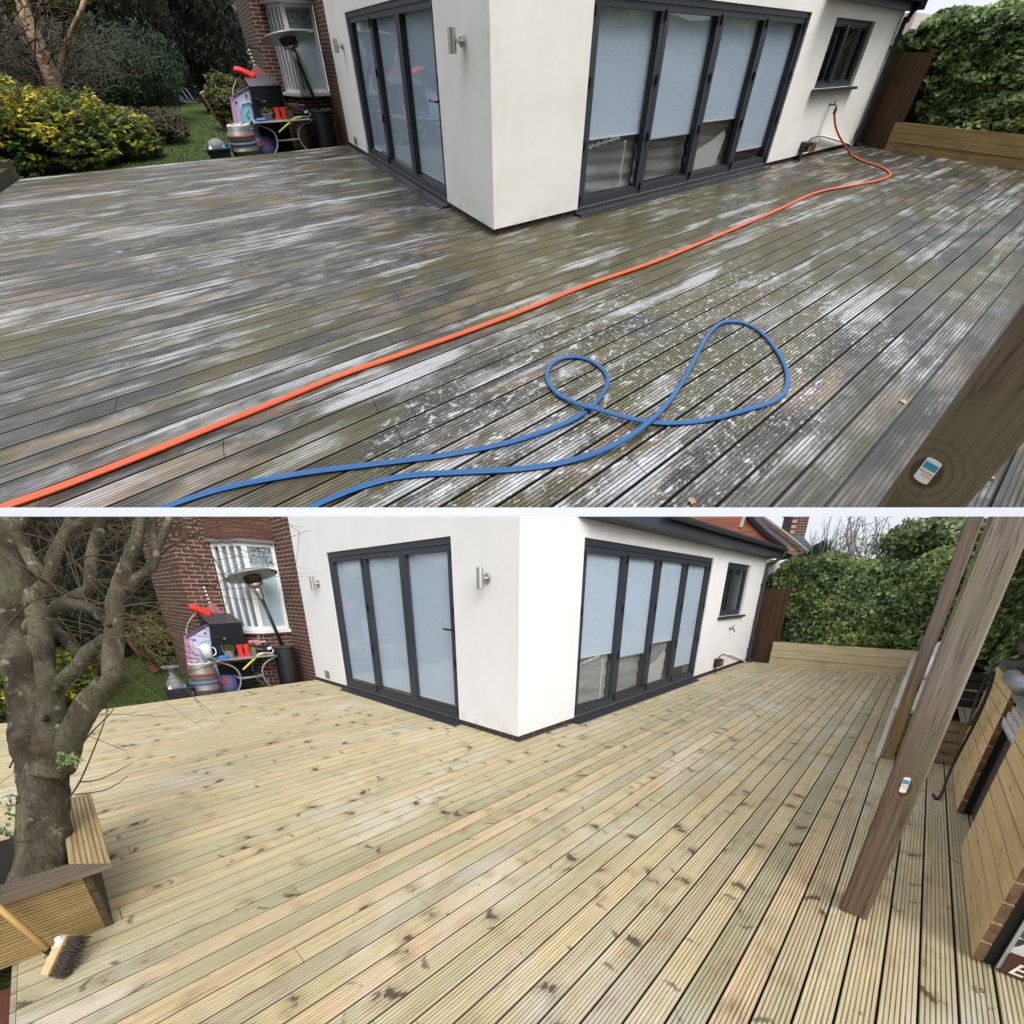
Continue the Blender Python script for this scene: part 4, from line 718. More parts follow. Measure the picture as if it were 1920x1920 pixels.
def white_house(words):
    t=thing('white_house','white neighbouring house glimpsed past the tall conifers '+words,'house',(-.6,24,-.15)); m=MB(); m.box(-1.2,24,-.15,6,28,5.6); make('wall',m,soft('far_white_wall',(.72,.72,.72)),t)
    m=MB(); m.box(-.05,23.95,2.6,1.2,23.99,4.2); w=make('window',m,soft('far_window',(.12,.14,.15),.2),t); m=MB(); m.box(-.2,23.9,4.21,1.4,23.97,4.4); make('frame',m,WHITEP,w)
    m=MB(); m.sweep([(-1.6,23.6,5.5),(6.2,23.6,5.5),(6.2,26,7.4),(-1.6,26,7.4)],(0,.1,.2)); make('roof',m,SLATE,t)

# ------------------------------------------------------------------ right side: gate, planter, hedge, neighbours
def gate(words):
    t=thing('timber_gate','dark brown boarded timber gate between house and planter '+words,'gate',(8.5,-.2,0)); m=MB()
    for i in range(4): y=-.52+.125*i; m.box(8.47,y,-.1,8.495,y+.12,1.66)
    make('boards',m,WOODGATE,t); m=MB()
    for z in (.25,.95,1.5): m.box(8.4955,-.52,z,8.53,-.02,z+.09)
    make('rail',m,WOODGATE,t); m=MB(); m.box(8.455,-.585,-.1,8.54,-.525,1.72); make('gate_post',m,WOODGATE,t)
def planter(words,clean):
    xs=2.42 if clean else 4.4
    a=((.20,.13,.05),(.34,.24,.10)) if not clean else ((.42,.34,.19),(.58,.49,.31))
    mat=plank_mat('sleeper_wood_'+PL.k,*a,(12,2.2,30),.55); mat2=plank_mat('sleeper_wood_side_'+PL.k,*a,(2.2,12,30),.55); trim=plank_mat('planter_top_'+PL.k,(.42,.41,.36),(.52,.50,.45),(2,30,30),.2) if clean else mat2
    t=thing('timber_planter','long raised bed of stacked timber sleepers '+words,'planter',(8.4,-1.7,0))
    for i,(z0,z1) in enumerate(((-.1,.155),(.16,.325),(.33,.50))):
        m=MB(); m.box(8.40+.012*(i==0),-3.10,z0,8.55,-.50,z1); make('sleeper',m,mat,t)
    for i,(z0,z1) in enumerate(((-.1,.155),(.16,.325),(.33,.445))):
        m=MB(); m.box(xs+.05*i,-3.10,z0,8.3985,-3.0+.006*(i==1),z1); make('sleeper',m,mat2,t)
    m=MB(); m.box(xs-.02,-3.28,.4465,8.399,-2.975,.478); make('top_board',m,trim,t)
    m=MB()
    for i in range(4): z=.02+.105*i; m.box(xs-.015-.012*(i%2),-3.55,z,xs-.001,-3.1025,z+.095); 
    for i in range(4): z=.02+.105*i; m.box(xs-.015-.012*(i%2),-3.10,z,xs-.001,-3.0,z+.095)
    make('end_boards',m,plank_mat('planter_end_wood',(.14,.10,.05),(.25,.19,.10),(30,3,20),.3),t)
    m=MB(); m.box(xs-.22,-2.998,-.002,8.39,-2.96,.035); make('base_trim',m,soft('pale_trim',(.66,.65,.64)),t)
    m=MB(); m.box(8.56,-3.2,-.1,9.4,-.3,.42); m.box(xs+.08,-3.5,-.1,8.3,-3.285,.36); make('soil',m,soft('dark_soil',(.02,.015,.01),.9),t)
def ivy(words):
    t=thing('ivy_hedge','tall dense glossy ivy hedge behind the timber planter '+words,'hedge',(9.2,-2.,-.15))
    def wall(n,u,front,jz,L):
        """leaf points over a lumpy sheet; u runs along, front gives the base line"""
        s=rng.random(n); z=.25+rng.random(n)**.9*(2.28)-.0; return s,z
    Vs=[];Rn=[]
    def sheet(n,p0,p1,nrm,ztop,L,zlo=.35):
        p0=np.array(p0,float);p1=np.array(p1,float); s=rng.random(n); zt=ztop(s); z=zlo+(zt-zlo)*rng.random(n)**.85
        b=p0+(p1-p0)*s[:,None]; P=np.concatenate([b,z[:,None]],1); lp=np.array([mnoise.noise(Vector(q*1.3)) for q in P])*.28+np.array([mnoise.noise(Vector(q*4.2)) for q in P])*.13
        nn=np.array([*nrm,0.]); edge=np.clip((z-(zt-.25))/.25,0,1); P=P+nn*(lp-.35*edge**2+rng.uniform(-.12,.05,n))[:,None]
        N=np.tile(nn*1.0+np.array([0,0,.55]),(n,1)); V,F=leaves(P,N,np.tile([0,0,-1.]+nn*.4,(n,1)),L*rng.uniform(.6,1.5,(n,1)),L*rng.uniform(.6,1.3,(n,1)),.65,curl=-.3); Vs.append(V); Rn.append(np.clip(rng.random(n)*.75+.25*np.clip(lp*2+.4,0,1)-.12,0,1))
    sheet(18500,(8.66,-.16),(8.66,-4.2),(-1,0),lambda s:2.26+.12*np.sin(s*9)+.05*np.sin(s*31)+.35*s**3,.085,.42)
    sheet(9000,(9.2,-4.05),(1.2,-4.25),(0,1),lambda s:2.75+.1*np.sin(s*17)+0*s,.12,.2)
    sheet(1500,(9.4,-.05),(8.6,-.08),(0,1),lambda s:2.2+0*s,.105,.3)
    V=np.concatenate(Vs); make('ivy',(V,np.arange(len(V)).reshape(-1,4)),M_IVY,t,rnd=np.concatenate(Rn))
    m=MB(); m.box(8.95,-4.3,-.1,9.6,-.35,2.05); m.box(1.3,-4.75,-.1,9.12,-4.42,2.6); make('shade_core',m,SHADE,t)
def neighbours(words):
    # pale gable close behind the gate, and the row of roofs beyond
    t=thing('cream_neighbour_house','cream walled neighbouring house seen between downpipe and hedge '+words,'house',(13.5,1.5,-.15)); m=MB(); m.box(12.6,1.05,-.15,17.,6.,2.55); make('wall',m,soft('cream_wall',(.62,.56,.50)),t)
    m=MB(); m.sweep([(12.2,.70,1.66),(12.2,1.25,1.98),(12.2,1.25,2.05),(12.2,.62,1.70)],(.7,0,0)); make('porch_roof',m,ROOFRED,t); m=MB(); m.box(12.22,.72,1.58,12.9,1.04,1.655); make('porch_beam',m,WHITEP,t)
    m=MB(); m.box(12.4,.95,1.72,12.595,.99,1.78); make('trim',m,WHITEP,t)
    if PL.k!='B': return
    q=lambda x,y,t=16.:PB.ray(x,y,{16:11.4,13.5:10.8,13.3:10.7,15.9:11.3,20:12.2,20.5:12.3,12.5:11.2,13:11.4,11.:10.3}.get(t,t))
    t=thing('red_roofed_house','red tiled roof with grey hip tiles behind the extension','house',(15.,3.,-.15))
    m=MB(); m.sweep([q(1250,955,13.5),q(1400,958,13.5),q(1470,1022,13.5),q(1462,1046,13.5),q(1250,1010,13.5)],(.7,.7,.0)); make('roof',m,ROOFRED,t)
    m=MB(); m.tube([q(1402,962,13.3),q(1436,996,13.3),q(1474,1026,13.3)],.09,6); make('hip_tiles',m,SLATE,t)
    m=MB(); m.box(12.2,3.4,-.15,18,9,2.4); make('wall',m,soft('far_brick',(.2,.10,.07)),t)
    m=MB(); m.tube([q(1388,990,11.),q(1398,960,11.)],.045,8); make('vent_pipe',m,soft('buff_pipe',(.42,.38,.28)),t)
    t=thing('tan_roofed_house','tan tiled roof in front of the brick chimney','house',(19.,3.,-.15))
    m=MB(); m.sweep([q(1404,964,16),q(1424,966,16),q(1475,1003,16),q(1516,1038,16),q(1500,1046,16),q(1462,1030,16)],(.6,.6,0)); make('roof',m,ROOFTAN,t); m=MB(); m.tube([q(1424,965,15.9),q(1475,1002,15.9),q(1518,1038,15.9)],.045,6); make('verge',m,soft('verge_grey',(.25,.25,.27)),t)
    m=MB(); m.box(13.6,3.0,-.15,18.,8,2.3); make('wall',m,soft('far_brick',(.2,.10,.07)),t)
    t=thing('chimney_house','grey slate roof with a red brick chimney against the sky','house',(24,3,-.15))
    m=MB(); m.sweep([q(1470,998,20),q(1486,995,20),q(1506,1006,20),q(1532,1036,20),q(1500,1040,20)],(.6,.6,0)); make('roof',m,SLATE,t)
    m=MB(); c=q(1490,985,20.5); r=unit(np.array([.72,-.69,0.])); f=np.array([.69,.72,0]); m.obox(c+np.array([0,0,-.06]),r*.24,f*.22,(0,0,.31)); ch=make('chimney',m,BRICK,t); m=MB(); m.obox(c+np.array([0,0,.27]),r*.28,f*.25,(0,0,.035)); make('corbel',m,BRICK,ch)
    m=MB()
    for i in range(4): m.lathe(c+r*(-.18+.12*i)+np.array([0,0,.306]),[(.045,0),(.04,.09),(.05,.11)],8)
    make('chimney_pot',m,soft('terracotta',(.24,.10,.06)),ch)
    # spiky shrub with upright bare shoots above the hedge
    t=thing('pollarded_shrub','dark stump of shrub with thin upright shoots above the hedge '+words,'shrub',(14,-1.2,-.15)); c=q(1542,1022,12.5); m=MB()
    for i in range(110):
        p=c+np.array([.72,-.69,0])*rng.uniform(-.55,1.7)+np.array([.69,.72,0])*rng.uniform(-.4,.4)+np.array([0,0,rng.uniform(-.7,-.1)]); h=rng.uniform(.45,1.0); ln=rng.normal(0,.14); m.tube([p,p+np.array([ln*.5,-ln*.4,h*.55]),p+np.array([ln*1.3,-ln,h])],[.010,.008,.004],3,cap=False)
    make('shoots',m,soft('grey_shoot',(.16,.16,.15)),t)
    p,d=blob(1500,c+np.array([0,0,-.5]),np.array([.42,.42,.70]),.3,.3,2.,-.9); V,F=leaves(p,d,d+np.array([0,0,1.2]),.13,.03,.5); make('foliage',(V,F),M_CON,t,rnd=rng.random(len(F))); make('stump',core(c+np.array([0,0,-.5]),np.array([.36,.36,.6]),.9),SHADE,t)
    t=thing('slender_bare_tree','thin bare branching tree against the sky above the hedge '+words,'tree',(16,-3,-.15)); m=MB()
    for bx in (1600,1625,1660,1645,1585):
        a=q(bx,1060,13); b=q(bx+rng.uniform(-12,18),955,13); m.tube(spline([a,(a+b)/2+rng.normal(0,.08,3),b],4),np.linspace(.03,.008,9),4)
        for i in range(16):
            u=rng.uniform(.2,.95); p=a+(b-a)*u; e=p+np.array([rng.normal(0,.25),rng.normal(0,.25),rng.uniform(.1,.45)]); m.tube([p,(p+e)/2+rng.normal(0,.03,3),e],[.009,.006,.003],3,cap=False)
    make('branches',m,soft('grey_branch',(.17,.16,.15)),t); pts=np.concatenate([q(1640,1030,13)+rng.normal(0,1,(500,3))*np.array([.55,.55,.22])]); V,F=leaves(pts,rng.normal(size=pts.shape),rng.normal(size=pts.shape),.09,.05,.7); make('leaves',(V,F),M_IVY,t,rnd=rng.random(len(F))*.6)
    shrub('background_tree','hazy light green tree above the right end of the hedge '+words,'tree',q(1770,1012,13.5),(1.25,1.25,.75),5200,.16,.09,M_FARG,None,sc=1.1,bottom=-.9)

# ------------------------------------------------------------------ posts
def post(x,y,w,d,ztop,label,mat,labelled=False,foot=True):
    t=thing('timber_post',label,'post',(x,y,0)); m=MB(); c=.008; pl=[(x+c,y),(x+w-c,y),(x+w,y+c),(x+w,y+d-c),(x+w-c,y+d),(x+c,y+d),(x,y+d-c),(x,y+c)]
    m.prism(pl,.004,ztop); make('shaft',m,mat,t)
    if labelled:
        m=MB(); yc=y+d*.5+(.022 if PL.k=='A' else 0); dz=.02 if PL.k=='A' else 0; a=np.linspace(0,math.pi,7); P=[(yc+.012*math.cos(q),dz+.782+.006*math.sin(q)) for q in a]+[(yc-.012*math.cos(q),dz+.718-.006*math.sin(q)) for q in a]
        m.sweep([(x-.0011,yy,zz) for yy,zz in P],(.001,0,0)); l=make('paper_tag',m,soft('white_tag',(.78,.74,.68)),t)
        m=MB(); m.box(x-.0016,yc-.0105,dz+.755,x-.0012,yc+.0105,dz+.775); make('blue_print',m,soft('print_blue',(.05,.28,.42)),l)
        m=MB(); m.box(x-.0016,yc-.0105,dz+.742,x-.0012,yc+.0105,dz+.748); m.box(x-.0016,yc-.0105,dz+.733,x-.0012,yc+.004,dz+.737); make('print_lines',m,soft('print_tan',(.55,.42,.28)),l)
    return t
def post_mat(name,top,low,split=1.0,green=.5):
    g=G(name,.75,.25); x,y,z=g.xyz(); gr=g.noise(1.,(55,55,1.5),6,.7,1.2); big=g.noise(3,(1,1,.6),4,.6)
    c=g.mix(g.sm(g.ma('ADD',z,g.ma('MULTIPLY',g.ma('SUBTRACT',big,.5),.7)),split-.35,split+.35),low,top)
    c=g.mix(.6,c,g.mix(g.sm(gr,.25,.75),(.3,.3,.3),(1.6,1.6,1.6)),'MULTIPLY'); cr=g.noise(1.,(34,34,.6),3,.6,.8,off=(3,1,7)); c=g.mix(g.ma('MULTIPLY',g.ma('SUBTRACT',1.,g.sm(g.ma('ABSOLUTE',g.ma('SUBTRACT',cr,.47)),.004,.016)),.7),c,(.03,.022,.016))
    c=g.mix(g.ma('MULTIPLY',g.sm(g.noise(2.3,(3,3,.7),4,.6,off=(2,5,1)),.48,.66),green),c,(.16,.155,.085))
    # the big knot round the tag
    dz=g.ma('DIVIDE',g.ma('SUBTRACT',z,.762 if PL.k=='A' else .738),.07); dy=g.ma('DIVIDE',g.ma('ADD',y,3.1375 if PL.k=='A' else 3.10),.036); r=g.ma('SQRT',g.ma('ADD',g.ma('POWER',dz,2.),g.ma('POWER',dy,2.)))
    rings=g.ma('SINE',g.ma('ADD',g.ma('MULTIPLY',r,16.),g.ma('MULTIPLY',gr,9.))); kn=g.ma('SUBTRACT',1.,g.sm(r,.55,.75)); ko=g.ma('SUBTRACT',1.,g.sm(r,1.,2.3))
    c=g.mix(g.ma('MULTIPLY',ko,g.ma('MULTIPLY',g.sm(rings,.2,1.),.34)),c,(.045,.03,.02)); c=g.mix(g.ma('MULTIPLY',kn,.8),c,(.055,.035,.024)); g.col(c); g.bump(gr,.3,.004); return g.m

# ------------------------------------------------------------------ upper place only: hoses and fallen leaves
def hose(name,label,px,r,mat,lift=(),end3=()):
    P=[]
    for i,(x,y) in enumerate(px): p=PL.at(x,y,2,r+.001); P.append(p)
    P=spline(P,7); P=[p+np.array([0,0,0]) for p in P]
    for (i0,i1,h) in lift:
        for i in range(i0*7,min(i1*7,len(P))): 
            u=(i-i0*7)/((i1-i0)*7); P[i]=P[i]+np.array([0,0,h*math.sin(math.pi*u)])
    if end3: P=P+spline([P[-1]]+[np.array(e) for e in end3],8)[1:]
    m=MB(); m.tube(P,r,10); return solo(name,label,'hose',m,mat,P[0],smooth=True)
def fallen_leaf(px,py,cl,nm,label):
    p=PL.at(px,py,2,.004); m=MB(); a=rng.uniform(0,6); s=.015; pts=[]
    for i in range(9):
        q=a+i*2*math.pi/9; r=s*(1 if i%2==0 else .6); pts.append((p[0]+r*math.cos(q)*1.3,p[1]+r*math.sin(q),.006+.008*((i*3)%4)/4))
    m.add([(p[0],p[1],.012)]+pts,[(0,1+i,1+(i+1)%9) for i in range(9)]); solo('fallen_leaf',label,'leaf',m,soft(nm,cl),p,'fallen leaves on the wet deck')

# ------------------------------------------------------------------ lower place only
def rough(m,a=1.):
    out=[]
    for v in m.v:
        p=Vector(v); d=mnoise.noise_vector(Vector((p.x*7,p.y*7,p.z*4)))*.016+mnoise.noise_vector(Vector((p.x*24,p.y*24,p.z*10)))*.008+mnoise.noise_vector(Vector((p.x*60,p.y*60,p.z*25)))*.003
        out.append(tuple(p+d*a))
    m.v=out; return m
def big_tree():
    t=thing('bare_multi_stem_tree','large bare multi stemmed tree growing out of the timber planter','tree',(-3.62,.05,.2)); q=PB.ray
    def br(ch,seg=10,sub=4):
        P=spline([q(x,y,d) for x,y,d,r in ch],sub); R=np.interp(np.linspace(0,len(ch)-1,len(P)),range(len(ch)),[r*d/FT for x,y,d,r in ch]); 
        R=[rr*(1+.10*mnoise.noise(Vector(p*6.))) for rr,p in zip(R,P)]
        P=[p+np.array([mnoise.noise(Vector(p*4.)),mnoise.noise(Vector(p*4.+Vector((9,0,0)).to_3d() if False else Vector(p*4.))),0])*.012 for p in P]
        return P,R
    trunk=[[(72,1690,2.08,48),(78,1600,2.12,44),(80,1520,2.15,41),(78,1440,2.18,42),(66,1370,2.22,38),(50,1300,2.25,33),(40,1220,2.28,34),(32,1140,2.3,33),(26,1060,2.3,30),(20,960,2.3,28)],
           [(88,1450,2.10,34),(98,1380,2.08,29),(98,1310,2.08,20),(88,1240,2.12,19),(74,1170,2.16,19),(60,1110,2.2,17)],
           ]
    limbs=[[(108,1440,2.14,27),(140,1370,2.06,24),(172,1310,2.0,22),(198,1280,1.97,20)],
           [(198,1290,1.97,15),(212,1265,1.96,18),(213,1225,1.96,18),(217,1172,1.97,17),(221,1119,1.98,16),(238,1066,2.0,14),(256,1013,2.03,12),(267,965,2.05,11),(276,900,2.1,10)],
           [(104,1290,2.12,15),(134,1261,2.06,14),(166,1225,2.0,14),(196,1200,1.97,12),(214,1185,1.97,9)],
           [(240,1110,1.99,10),(246,1093,2.0,11),(272,1075,2.03,10),(291,1058,2.06,10),(293,1030,2.08,9),(287,995,2.1,8),(284,950,2.12,7)],
           [(292,1040,2.07,8),(302,1018,2.08,8),(314,986,2.1,7),(330,950,2.12,6)],
           [(110,1140,2.2,14),(134,1121,2.16,11),(162,1101,2.1,10),(169,1066,2.1,10),(177,1022,2.12,10),(189,978,2.14,9),(196,930,2.16,8)],
           [(60,1180,2.24,18),(70,1168,2.2,17),(98,1148,2.15,15),(134,1133,2.1,13),(175,1146,2.04,10),(210,1165,1.98,9)],
           [(86,1087,2.24,11),(66,1059,2.25,12),(45,1022,2.27,12),(22,990,2.3,10)],
           [(86,1090,2.24,10),(100,1050,2.25,9),(118,1000,2.27,9),(140,985,2.28,8),(172,972,2.3,7)],
           [(52,1140,2.28,14),(70,1110,2.3,14),(88,1088,2.32,12),(98,1045,2.33,9),(112,1010,2.35,8),(128,970,2.36,7)],
           [(90,1172,2.35,12),(120,1199,2.3,12),(148,1228,2.2,11)],[(30,1000,2.3,12),(52,980,2.25,10),(70,955,2.2,9)]]
    m=MB(); ends=[]
    for c in trunk: P,R=br(c,sub=16); m.tube(P,[r*.84 for r in R],40)
    rough(m)
    for i in range(5):   # knots and cut stubs
        pass
    make('trunk',m,BARKT,t,smooth=True)
    tips=[]
    for c in limbs:
        m=MB(); P,R=br(c,sub=9); m.tube(P,[r*.85 for r in R],18); rough(m,.55); make('limb',m,BARKT,t,smooth=True); tips+= [(P[i],P[min(i+1,len(P)-1)]-P[max(i-1,0)]) for i in range(len(P)//3,len(P),4)]
    # stubs
    for x,y,d in ((205,1168,1.94),(84,1345,2.02),(105,1290,2.02),(74,1205,2.12)): p=q(x,y,d); e=q(x-4,y+3,d-.03); m=MB(); m.tube([q(x,y,d+.06),p,e],[.018,.015,.012],7); make('cut_stub',m,BARKT,t,smooth=True)
    m=MB(); m2=MB(); rt=PB.c['Rt']
    for i in range(250):
        p,dr=tips[rng.integers(len(tips))]; a=unit(unit(dr)*.35+rt[0]*rng.normal(.25,.75)-rt[1]*rng.normal(.05,.55)+rt[2]*rng.normal(0,.35)); l=rng.uniform(.15,.75)
        k=rng.normal(0,.10,3); pts=[p,p+a*l*.35+k*l*.5,p+a*l*.7+k*l*.3,p+a*l]; r0=rng.uniform(.0011,.0024); (m if i%3 else m2).tube(spline(pts,3),np.linspace(r0,r0*.35,10),4,cap=False)
        if rng.random()<.5: b=unit(a+rng.normal(0,.5,3)); s=pts[2]; m.tube([s,s+b*l*.2,s+b*l*.38],[r0*.6,r0*.5,r0*.25],3,cap=False)
    tw=[[(18,1042,1.9),(70,1078,1.85),(130,1112,1.82),(200,1148,1.8),(226,1160,1.8)],[(20,995,2.0),(90,1012,1.95),(130,1040,1.9),(165,1085,1.85),(200,1122,1.82)],[(18,1170,1.9),(50,1135,1.86),(90,1117,1.84),(130,1113,1.84)],
        [(232,1150,1.9),(268,1165,1.9),(300,1185,1.92),(335,1210,1.95)],[(225,1140,1.9),(260,1132,1.9),(310,1128,1.95),(345,1118,2.0)],[(255,1175,1.9),(275,1215,1.9),(305,1245,1.9),(330,1265,1.95)],
        [(300,1000,2.1),(350,985,2.1),(410,975,2.2),(470,985,2.2)],[(310,990,2.1),(360,1000,2.1),(420,1010,2.2),(510,1000,2.3)],[(315,985,2.1),(380,970,2.1),(450,966,2.2),(540,975,2.3)],[(290,1050,2.1),(330,1020,2.1),(380,1005,2.2),(430,1020,2.2)],
        [(320,1000,2.1),(360,1030,2.15),(385,1075,2.2),(400,1120,2.2)],[(330,985,2.1),(370,1010,2.15),(410,1060,2.2),(430,1105,2.2)],[(230,1172,1.9),(262,1163,1.9),(290,1150,1.9)],[(180,1050,2.0),(230,1058,2.),(285,1066,2.05)],[(125,1060,2.0),(170,1042,2.),(225,1042,2.05)]]
    for c in tw:
        P=spline([q(*z) for z in c],5); m.tube(P,np.linspace(.0045,.0016,len(P)),5,cap=False)
        for i in range(2,len(P),3):
            if rng.random()<.7: a=unit(P[i]-P[i-1]); b=unit(a+rng.normal(0,.5,3)); m2.tube([P[i],P[i]+b*.10,P[i]+unit(b+rng.normal(0,.3,3))*.24],[.0022,.0018,.0008],3,cap=False)
    # low whips in front of the deck
    for c in [[(122,1508,2.0),(150,1465,1.95),(178,1400,1.9),(195,1355,1.88),(207,1318,1.86)],[(140,1415,2.0),(170,1375,1.95),(205,1340,1.95),(215,1325,1.95)],[(148,1466,1.96),(190,1460,2.0),(250,1430,2.0)],[(140,1490,1.96),(200,1480,2.),(240,1455,2.)],[(18,1440,2.1),(32,1410,2.1),(48,1385,2.12)],[(18,1580,2.0),(55,1575,1.98),(68,1560,1.98)],[(20,1490,2.1),(45,1498,2.1),(60,1500,2.1)]]:
        P=spline([q(*z) for z in c],5); m.tube(P,np.linspace(.0042,.0014,len(P)),5,cap=False)
    make('twigs',m,soft('red_brown_twig',(.065,.038,.024),.7,var=.4),t,smooth=True); make('young_twigs',m2,soft('olive_twig',(.10,.085,.036),.7,var=.4),t,smooth=True)
    iv=[]
    for x,y,n,s in ((130,1418,45,.024),(122,1368,10,.012),(28,1550,40,.04),(24,1505,16,.03)):
        iv.append(q(x,y,2.05)+rng.normal(0,1,(n,3))*s)
    p=np.concatenate(iv); V,F=leaves(p,np.tile(-rt[2],(len(p),1)),rng.normal(size=p.shape)+np.array([0,0,-.6]),.028,.024,.6); make('ivy',(V,F),M_IVY,t,rnd=rng.random(len(F))*.3)
def tree_planter():
    t=thing('tree_planter','square timber planter box with grooved cap around the bare tree','planter',(-4.,.1,0)); mat=plank_mat('grooved_planter_side',(.22,.145,.055),(.36,.255,.11),(2,40,60),.6); endm=plank_mat('dark_end_grain',(.05,.033,.018),(.10,.068,.038),(20,20,20),0.); capm=plank_mat('wet_cap_board',(.30,.21,.10),(.47,.36,.19),(40,2,40),.35); capd=plank_mat('dark_wet_cap',(.085,.062,.042),(.19,.15,.11),(2,50,50),.4)
    x1,y0,y1=-3.45,-.38,.56; 
    def groove(ax,lo,hi,p,n,z0,z1,out):
        """board with seven ridges running along ax on its outer face"""
    for i in range(3):
        z0=.004+.108*i; m=MB(); 
        pr=[];k=7
        for j in range(k):
            a=z0+.104*j/k; b=z0+.104*(j+.62)/k; c=z0+.104*(j+1)/k; pr+=[(y0-.010,a),(y0-.010,b),(y0,b+.001),(y0,c-.001)]
        poly=[(y0+.02,z0)]+pr+[(y0+.02,z0+.104)]
        m.sweep([(-4.7,yy,zz) for yy,zz in poly],(4.7-3.475,0,0)); make('side_board',m,mat,t)
        m=MB(); pr=[]
        for j in range(k):
            a=z0+.104*j/k; b=z0+.104*(j+.62)/k; c=z0+.104*(j+1)/k; pr+=[(x1+.006,a),(x1+.006,b),(x1,b+.001),(x1,c-.001)]
        poly=[(x1-.024,z0)]+pr+[(x1-.024,z0+.104)]; m.sweep([(xx,y0-.008,zz) for xx,zz in poly],(0,y1-y0,0)); make('end_board',m,endm,t)
    # cap: grooved boards, mitred at the corner
    zc=.335; w=.135; X=-3.365; Y=-.455
    def grooved_cap(P0,P1,Q0,Q1,mat):
        """P outer edge, Q inner edge; ridges run from end 0 to end 1"""
        m=MB(); k=7; P0,P1,Q0,Q1=[np.array(p,float) for p in (P0,P1,Q0,Q1)]
        pr=[(0,-.028)]
        for j in range(k): pr+=[(j/k,0),((j+.62)/k,0),((j+.68)/k,-.006),((j+.95)/k,-.006)] if j<k-1 else [(j/k,0),(1,0)]
        pr+=[(1,-.028)]
        A=[(*(P0+(Q0-P0)*u),zc+.028+z) for u,z in pr]; B=[(*(P1+(Q1-P1)*u),zc+.028+z) for u,z in pr]; n=len(A); m.add(A+B,[(i,i+1,n+i+1,n+i) for i in range(n-1)]+[(n-1,0,n,2*n-1),tuple(range(n))[::-1],tuple(range(n,2*n))]); make('cap_board',m,mat,t)
    grooved_cap((X,Y),(X,y1+.08),(X-w,Y+w),(X-w,y1+.08),capm); grooved_cap((-4.75,Y),(X-.003,Y),(-4.75,Y+w),(X-w-.003,Y+w),capd)
    m=MB(); m.box(-4.7,y0+.03,.0,x1-.03,y1-.02,.24); make('soil',m,soft('dark_soil',(.02,.015,.01),.9),t)
def broom():
    q=PB.ray; t=thing('yard_broom','wooden yard broom with dark bristles and a frothy white head','broom',PB.at(110,1835,2,0))
    f=unit(PB.c['Rt'][2]); a=q(95,1830,1.80); b=q(132,1752,1.86); ax=(b-a)*.5; u=unit(ax); side=unit(PB.c['Rt'][0]-u*np.dot(PB.c['Rt'][0],u)); nr=np.cross(u,side); c=(a+b)/2
    m=MB(); pr=[]; 
    for s,k in ((-1.,.72),(-.92,.95),(-.7,1.),(.7,1.),(.92,.95),(1.,.72)): pr.append((s,k))
    P=[c+ax*s+side*.0-nr*.034*k for s,k in pr]+[c+ax*s-nr*-.034*k for s,k in pr[::-1]]; m.sweep([p-side*.017 for p in P],side*.034); make('head_block',m,plank_mat('broom_beech',(.47,.33,.16),(.62,.47,.26),(30,30,30),0.,.5),t)
    m=MB(); n=620
    for i in range(n):
        s=rng.uniform(-.93,.93); w=rng.uniform(-.028,.028); p=c+ax*s+nr*w+side*.015; d=unit(side+u*(s*.22+rng.normal(0,.10))+nr*(w*4+rng.normal(0,.10))); l=rng.uniform(.045,.062); e=p+d*l
        if e[2]<.003: e[2]=.003
        if p[2]<.003: p[2]=.003
        m.tube([p,e],[.0011,.0008],3,cap=False)
    make('bristles',m,soft('grey_brown_bristle',(.075,.062,.045),.8,var=.5,scale=30),t)
    h0=c-side*.014+u*.004; m=MB(); s1=q(86,1781,1.84); 
    m.tube([h0+(h0-s1)*.0,h0*.5+s1*.5,s1],[.022,.018,.014],10); make('socket',m,BLACKP,t,smooth=True)
    m=MB(); e=q(-60,1652,1.68); m.tube([h0*.3+s1*.7,e],[.0125,.0125],10); make('handle',m,plank_mat('broom_handle',(.46,.29,.10),(.60,.41,.17),(3,3,3),0.,.45),t,smooth=True)
    m=MB()
    for x,y,r in ((126,1758,.015),(121,1772,.013),(126,1766,.014),(112,1792,.012),(116,1800,.010)): p=q(x,y,1.845)-side*.012-f*.025; m.add(*_ico(p,r))
    make('froth',m,soft('soap_froth',(.80,.80,.82),.8),t,smooth=True)
def _ico(c,r):
    bm=bmesh.new(); bmesh.ops.create_icosphere(bm,subdivisions=2,radius=1); v=[np.array(c)+np.array(x.co[:])*r*(1+.35*mnoise.noise(Vector(np.array(x.co[:])*1.7+np.array(c)*40))) for x in bm.verts]; f=[tuple(x.index for x in q.verts) for q in bm.faces]; bm.free(); return v,f
